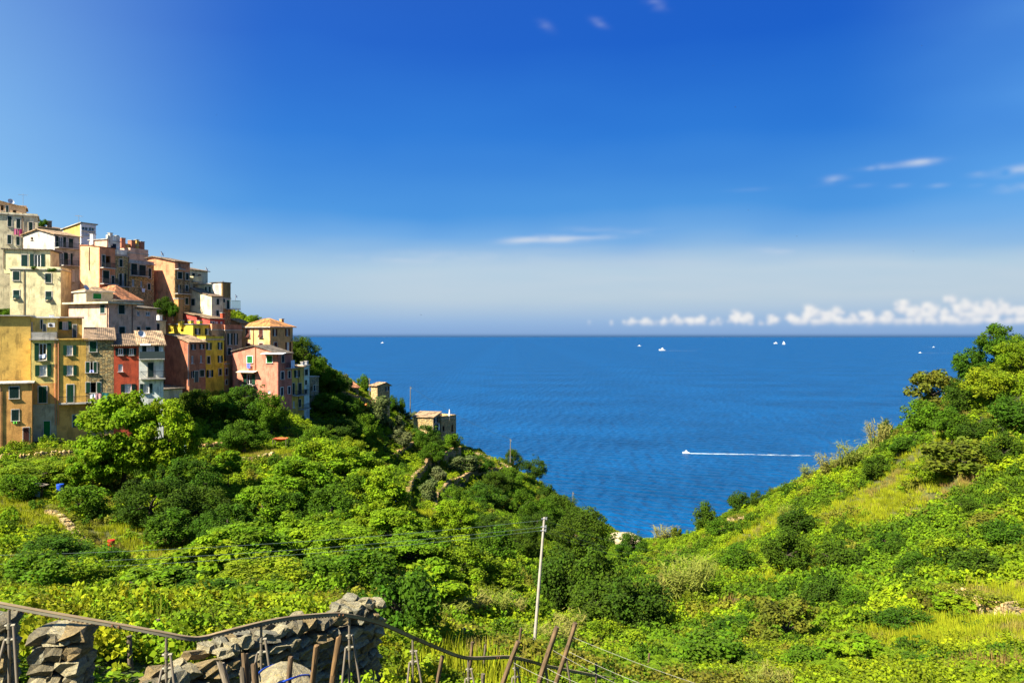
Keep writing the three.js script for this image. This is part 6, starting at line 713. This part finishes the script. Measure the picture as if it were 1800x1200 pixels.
{ const p = hit(1095, 958, 120) || P(1095, 955, 185), m = -p.z / FPX, g = new THREE.IcosahedronGeometry(1, 4), a = g.attributes.position; for (let i = 0; i < a.count; i++) { const x = a.getX(i), y = a.getY(i), z = a.getZ(i), k = 0.75 + 0.5 * fbm(x * 1.3 + 9, y * 2 + z * 1.7, 4, 0, 251); a.setXYZ(i, x * k, y * k, z * k); } g.computeVertexNormals(); const o = mesh('pale_rock', boxUV(g), M([0.62, 0.5, 0.36], 0.95, { map: grainMap, bumpMap: grainMap, bumpScale: 0.1 })); o.position.set(p.x, p.y + 5 * m, p.z); o.scale.set(30 * m, 17 * m, 24 * m); tag(o, 'pale rock outcrop in the gap where the valley meets the sea', 'rock'); }
// ---------------------------------------------------------------- boats and wakes
const mFoam = M([0.4, 0.48, 0.54], 0.9), mHull = M([0.6, 0.6, 0.58], 0.6);
function boat(px, py, lenPx, label, o = {}) {
  const d = EYE * FPX / (py - HY), L = lenPx * d / FPX, g = thing(o.sail ? 'sailing_boat' : 'motor_boat', label, 'boat', 'boats on the sea'); g.position.set((px - 900) / FPX * d, 0, -d); g.rotation.y = o.turn || 0;
  const W = L * 0.28, H = L * 0.16, pos = [], idx = [], N = 10; for (let i = 0; i <= N; i++) { const t = i / N, w = W / 2 * Math.pow(1 - Math.pow(t, 2.2), 0.7), x = -L / 2 + L * t; pos.push(x, -H * 0.3, -w * 0.5, x, -H * 0.3, w * 0.5, x, H * (1 + 0.4 * t), w, x, H * (1 + 0.4 * t), -w); if (i < N) for (let k = 0; k < 4; k++) { const a = i * 4 + k, b = i * 4 + (k + 1) % 4; idx.push(a, a + 4, b, b, a + 4, b + 4); } } idx.push(0, 1, 2, 0, 2, 3);
  const hg = new THREE.BufferGeometry(); hg.setAttribute('position', new THREE.Float32BufferAttribute(pos, 3)); hg.setIndex(idx); hg.computeVertexNormals(); const hull = hg.toNonIndexed(); hull.computeVertexNormals(); mesh('hull', hull, new THREE.MeshStandardMaterial({ color: mHull.color, roughness: 0.5, side: THREE.DoubleSide }), g);
  if (o.sail) { mesh('mast', rod(new THREE.Vector3(0.05 * L, 0, 0), new THREE.Vector3(0.05 * L, L * 1.25, 0), L * 0.012), mZinc, g); for (const [a, b, nm] of [[-0.42, 0.02, 'mainsail'], [0.46, 0.08, 'jib']]) { const s = new THREE.BufferGeometry(), z = L * 0.07; s.setAttribute('position', new THREE.Float32BufferAttribute([a * L, H * 1.6, z, b * L, H * 1.6, 0, b * L, L * (nm === 'jib' ? 1.0 : 1.2), 0, a * L, H * 1.6, z + 0.05, b * L, L * (nm === 'jib' ? 1.0 : 1.2), 0.05, b * L, H * 1.6, 0.05], 3)); s.computeVertexNormals(); mesh(nm, s, new THREE.MeshStandardMaterial({ color: 0xffffff, roughness: 0.9, side: THREE.DoubleSide }), g); } }
  else { mesh('cabin', merge([box(L * 0.34, H * 1.1, W * 0.6, -L * 0.02, H * 1.7, 0), box(L * 0.18, H * 0.5, W * 0.5, -L * 0.04, H * 2.5, 0)]), mHull, g); mesh('windscreen', box(L * 0.03, H * 0.7, W * 0.56, L * 0.17, H * 1.8, 0), mPane, g); }
  return [d, L];
}
function wake(px, py, toPx, toPy, w, label, seed) {
  const D = (y) => EYE * FPX / (y - HY), A = new THREE.Vector3((px - 900) / FPX * D(py), 0.12, -D(py)), B = new THREE.Vector3((toPx - 900) / FPX * D(toPy), 0.12, -D(toPy)), L = A.distanceTo(B), r = rng(seed), pos = [], idx = [], u = B.clone().sub(A).normalize(), s = new THREE.Vector3(-u.z, 0, u.x), n = 260;
  for (let i = 0; i < n; i++) { const t = Math.pow(r(), 2.1), side = (r() - 0.5) * 2, ww = w * (0.3 + 0.9 * Math.sqrt(t)), q = A.clone().addScaledVector(u, L * t).addScaledVector(s, side * ww), l = w * (0.4 + 1.5 * r()) * (1 - 0.3 * t), h = w * (0.1 + 0.2 * r()) * (1 - 0.75 * t), k = pos.length / 3; q.y = 0.1 + 0.0006 * i; const a = 5 + Math.floor(r() * 3); pos.push(q.x, q.y, q.z); for (let j = 0; j < a; j++) { const an = j / a * 6.28, c = Math.cos(an) * l * (0.7 + 0.5 * r()), v = Math.sin(an) * h * (0.7 + 0.5 * r()); pos.push(q.x + u.x * c + s.x * v, q.y, q.z + u.z * c + s.z * v); } for (let j = 0; j < a; j++) idx.push(k, k + 1 + (j + 1) % a, k + 1 + j); }
  const g = new THREE.BufferGeometry(); g.setAttribute('position', new THREE.Float32BufferAttribute(pos, 3)); g.setIndex(idx); g.computeVertexNormals(); const nn = g.attributes.normal; for (let i = 0; i < nn.count; i++) nn.setXYZ(i, 0, 1, 0); tag(mesh('wake', g, mFoam), label, 'wake', 'foam wakes behind the boats', 'stuff');
}
boat(1206, 796.5, 12, 'small speedboat nearest the shore trailing a long white wake', { turn: Math.PI }); wake(1212, 797, 1425, 801, 3.2, 'long foam wake behind the nearest speedboat', 1);
boat(1164, 616, 11, 'white motor yacht left of centre below the horizon', { turn: Math.PI }); wake(1170, 616.3, 1225, 616.2, 9, 'short wake behind the white motor yacht', 2);
boat(1124, 608.5, 6, 'faint small boat near the horizon left of the yacht', { sail: 0 }); boat(1364, 604, 7, 'motor boat near the horizon beside the sail', { turn: Math.PI }); boat(1378, 605.5, 5.5, 'sailing boat with a white sail near the horizon', { sail: 1 });
boat(1642, 610.5, 4, 'tiny boat near the right slope heading right'); wake(1640, 610.5, 1616, 610.6, 10, 'thin wake behind the tiny boat heading right', 3); boat(1618, 620.5, 5, 'low fast boat near the right slope heading left', { turn: Math.PI }); wake(1621, 620.5, 1675, 620.6, 7, 'long thin wake of the low fast boat', 4); boat(672, 603, 5, 'distant boat alone at the left of the open sea', { turn: Math.PI }); wake(668, 603, 660, 603, 8, 'faint wake of the distant boat on the left', 5);
// ---------------------------------------------------------------- swifts
[[1293, 188, 5, 'dark bird high in the sky right of centre'], [1254, 115, 3.6, 'bird in the upper sky above the darkest one'], [1621, 80, 3.6, 'bird in the upper right sky'], [380, 202, 3, 'bird in the sky above the village'], [585, 356, 3.4, 'bird left of the centre streak of cloud'], [740, 553, 4.2, 'bird low over the horizon left of centre'], [1316, 369, 3.4, 'bird below the small right clouds'], [1401, 415, 4, 'bird above the pale haze at right'], [1606, 441, 4, 'bird in front of the pale haze far right'], [452, 473, 3.4, 'bird right of the village skyline']].forEach(([px, py, w, label], i) => {
  const d = 130, S = w * d / FPX, p = P(px, py, d), o = thing('bird', label, 'bird', 'swifts in the sky'); o.position.copy(p); o.rotation.set(0.2, i * 1.3, 0.4 * Math.sin(i * 2.3)); const bd = new THREE.SphereGeometry(1, 10, 8); bd.scale(S * 0.24, S * 0.07, S * 0.075); mesh('body', bd, mBird, o); for (const s of [-1, 1]) { const sh = new THREE.Shape(); sh.moveTo(S * 0.1, 0); sh.quadraticCurveTo(S * 0.05, S * 0.3, -S * 0.2, S * 0.5); sh.quadraticCurveTo(-S * 0.06, S * 0.25, -S * 0.06, 0); const g = new THREE.ExtrudeGeometry(sh, { depth: S * 0.015, bevelEnabled: false }); g.rotateX(-Math.PI / 2); if (s < 0) g.scale(1, 1, -1); g.rotateX(s * -0.25); mesh('wing', g, new THREE.MeshStandardMaterial({ color: mBird.color, roughness: 1, side: THREE.DoubleSide }), o); }
});

// ---------------------------------------------------------------- young trees of heaven with long feathered leaves
{
  const frondGeo = (seed) => { const r = rng(seed), L = []; for (let f = 0; f < 11; f++) { const a = f / 11 * 6.28 + r(), len = 0.75 + 0.35 * r(), lift = 0.5 + 0.6 * r(), n = 13; for (let i = 1; i <= n; i++) { const t = i / n, x = Math.cos(a) * len * t, z = Math.sin(a) * len * t, y = 0.9 + lift * t - 0.85 * t * t; for (const s of [-1, 1]) { const q = 0.11 * (1 - 0.35 * t), px = -Math.sin(a) * s, pz = Math.cos(a) * s, c = 0.85 + 0.3 * r(); L.push({ p: new THREE.Vector3(x + px * q, y - 0.03, z + pz * q), n: new THREE.Vector3(px * 0.35 - Math.cos(a) * 0.2, 1, pz * 0.35 - Math.sin(a) * 0.2), s: 0.085, long: 2.6, roll: 0, c: [c, c, c], dir: [px, pz] }); } } } return L; };
  const aim = (L) => { const g = leafSoup(L); const p = g.attributes.position; L.forEach((l, i) => { const [dx, dz] = l.dir, w = l.s * 0.5, h = l.s * 1.3, tx = -dz, tz = dx; const v = [[-dx * h, 0, -dz * h], [tx * w, 0.012, tz * w], [dx * h, -0.03, dz * h], [-tx * w, 0.012, -tz * w]]; v.forEach((q, k) => p.setXYZ(i * 4 + k, l.p.x + q[0], l.p.y + q[1], l.p.z + q[2])); }); g.computeVertexNormals(); return g; };
  const fg = [aim(frondGeo(1)), aim(frondGeo(2))], stem = rod(new THREE.Vector3(0, -0.2, 0), new THREE.Vector3(0, 1.0, 0), 0.03, 0.018, 6);
  [[1165, 1175, 46, 'feather-leaved young tree under the highest vineyard wire'], [1205, 1168, 44, 'feather-leaved young tree right of the wires'], [1185, 1135, 36, 'feather-leaved sapling behind the two by the wires'], [1130, 1192, 50, 'feather-leaved sapling nearest the bottom edge'], [1095, 1160, 36, 'small feather-leaved sapling beside the leaning posts'], [1560, 1160, 46, 'feather-leaved sapling among the bottom right scrub'], [1460, 1185, 50, 'feather-leaved sapling at the lower right bottom edge'], [1720, 1185, 44, 'feather-leaved sapling near the lower right corner'], [640, 1195, 30, 'small leafy weed beside the wall foot']].forEach(([px, py, w, label], i) => { const p = hit(px, py + 24, 10); if (!p) return; const m = -p.z / FPX, S = w * m * 0.62, o = thing('young_tree', label, 'sapling', 'feather-leaved saplings'); o.position.copy(p); o.rotation.y = i * 1.9; mesh('leaves', fg[i % 2], leafMat(0.15, 0.24, 0.007), o).scale.setScalar(S * 1.25); mesh('stem', stem, mBark, o).scale.set(S, S * 1.25, S); });
}
// plants rooted on and under the terrace walls
{
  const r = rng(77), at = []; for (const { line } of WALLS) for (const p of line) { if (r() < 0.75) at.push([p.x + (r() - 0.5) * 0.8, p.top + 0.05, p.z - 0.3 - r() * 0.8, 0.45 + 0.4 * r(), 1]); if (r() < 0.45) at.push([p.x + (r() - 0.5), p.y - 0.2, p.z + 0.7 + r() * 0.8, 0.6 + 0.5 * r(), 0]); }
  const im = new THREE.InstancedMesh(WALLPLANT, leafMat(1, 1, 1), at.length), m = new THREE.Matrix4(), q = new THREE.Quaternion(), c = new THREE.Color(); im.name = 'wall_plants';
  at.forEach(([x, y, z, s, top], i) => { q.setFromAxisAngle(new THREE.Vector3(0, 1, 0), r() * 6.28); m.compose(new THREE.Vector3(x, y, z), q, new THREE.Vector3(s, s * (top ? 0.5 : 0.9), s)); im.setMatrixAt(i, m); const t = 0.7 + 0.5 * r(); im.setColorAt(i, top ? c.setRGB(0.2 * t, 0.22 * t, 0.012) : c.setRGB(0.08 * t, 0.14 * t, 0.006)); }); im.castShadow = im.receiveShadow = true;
  tag(im, 'grass and weeds growing on and below the terrace walls', 'undergrowth', null, 'stuff'); scene.add(im);
}
renderer.render(scene, camera);
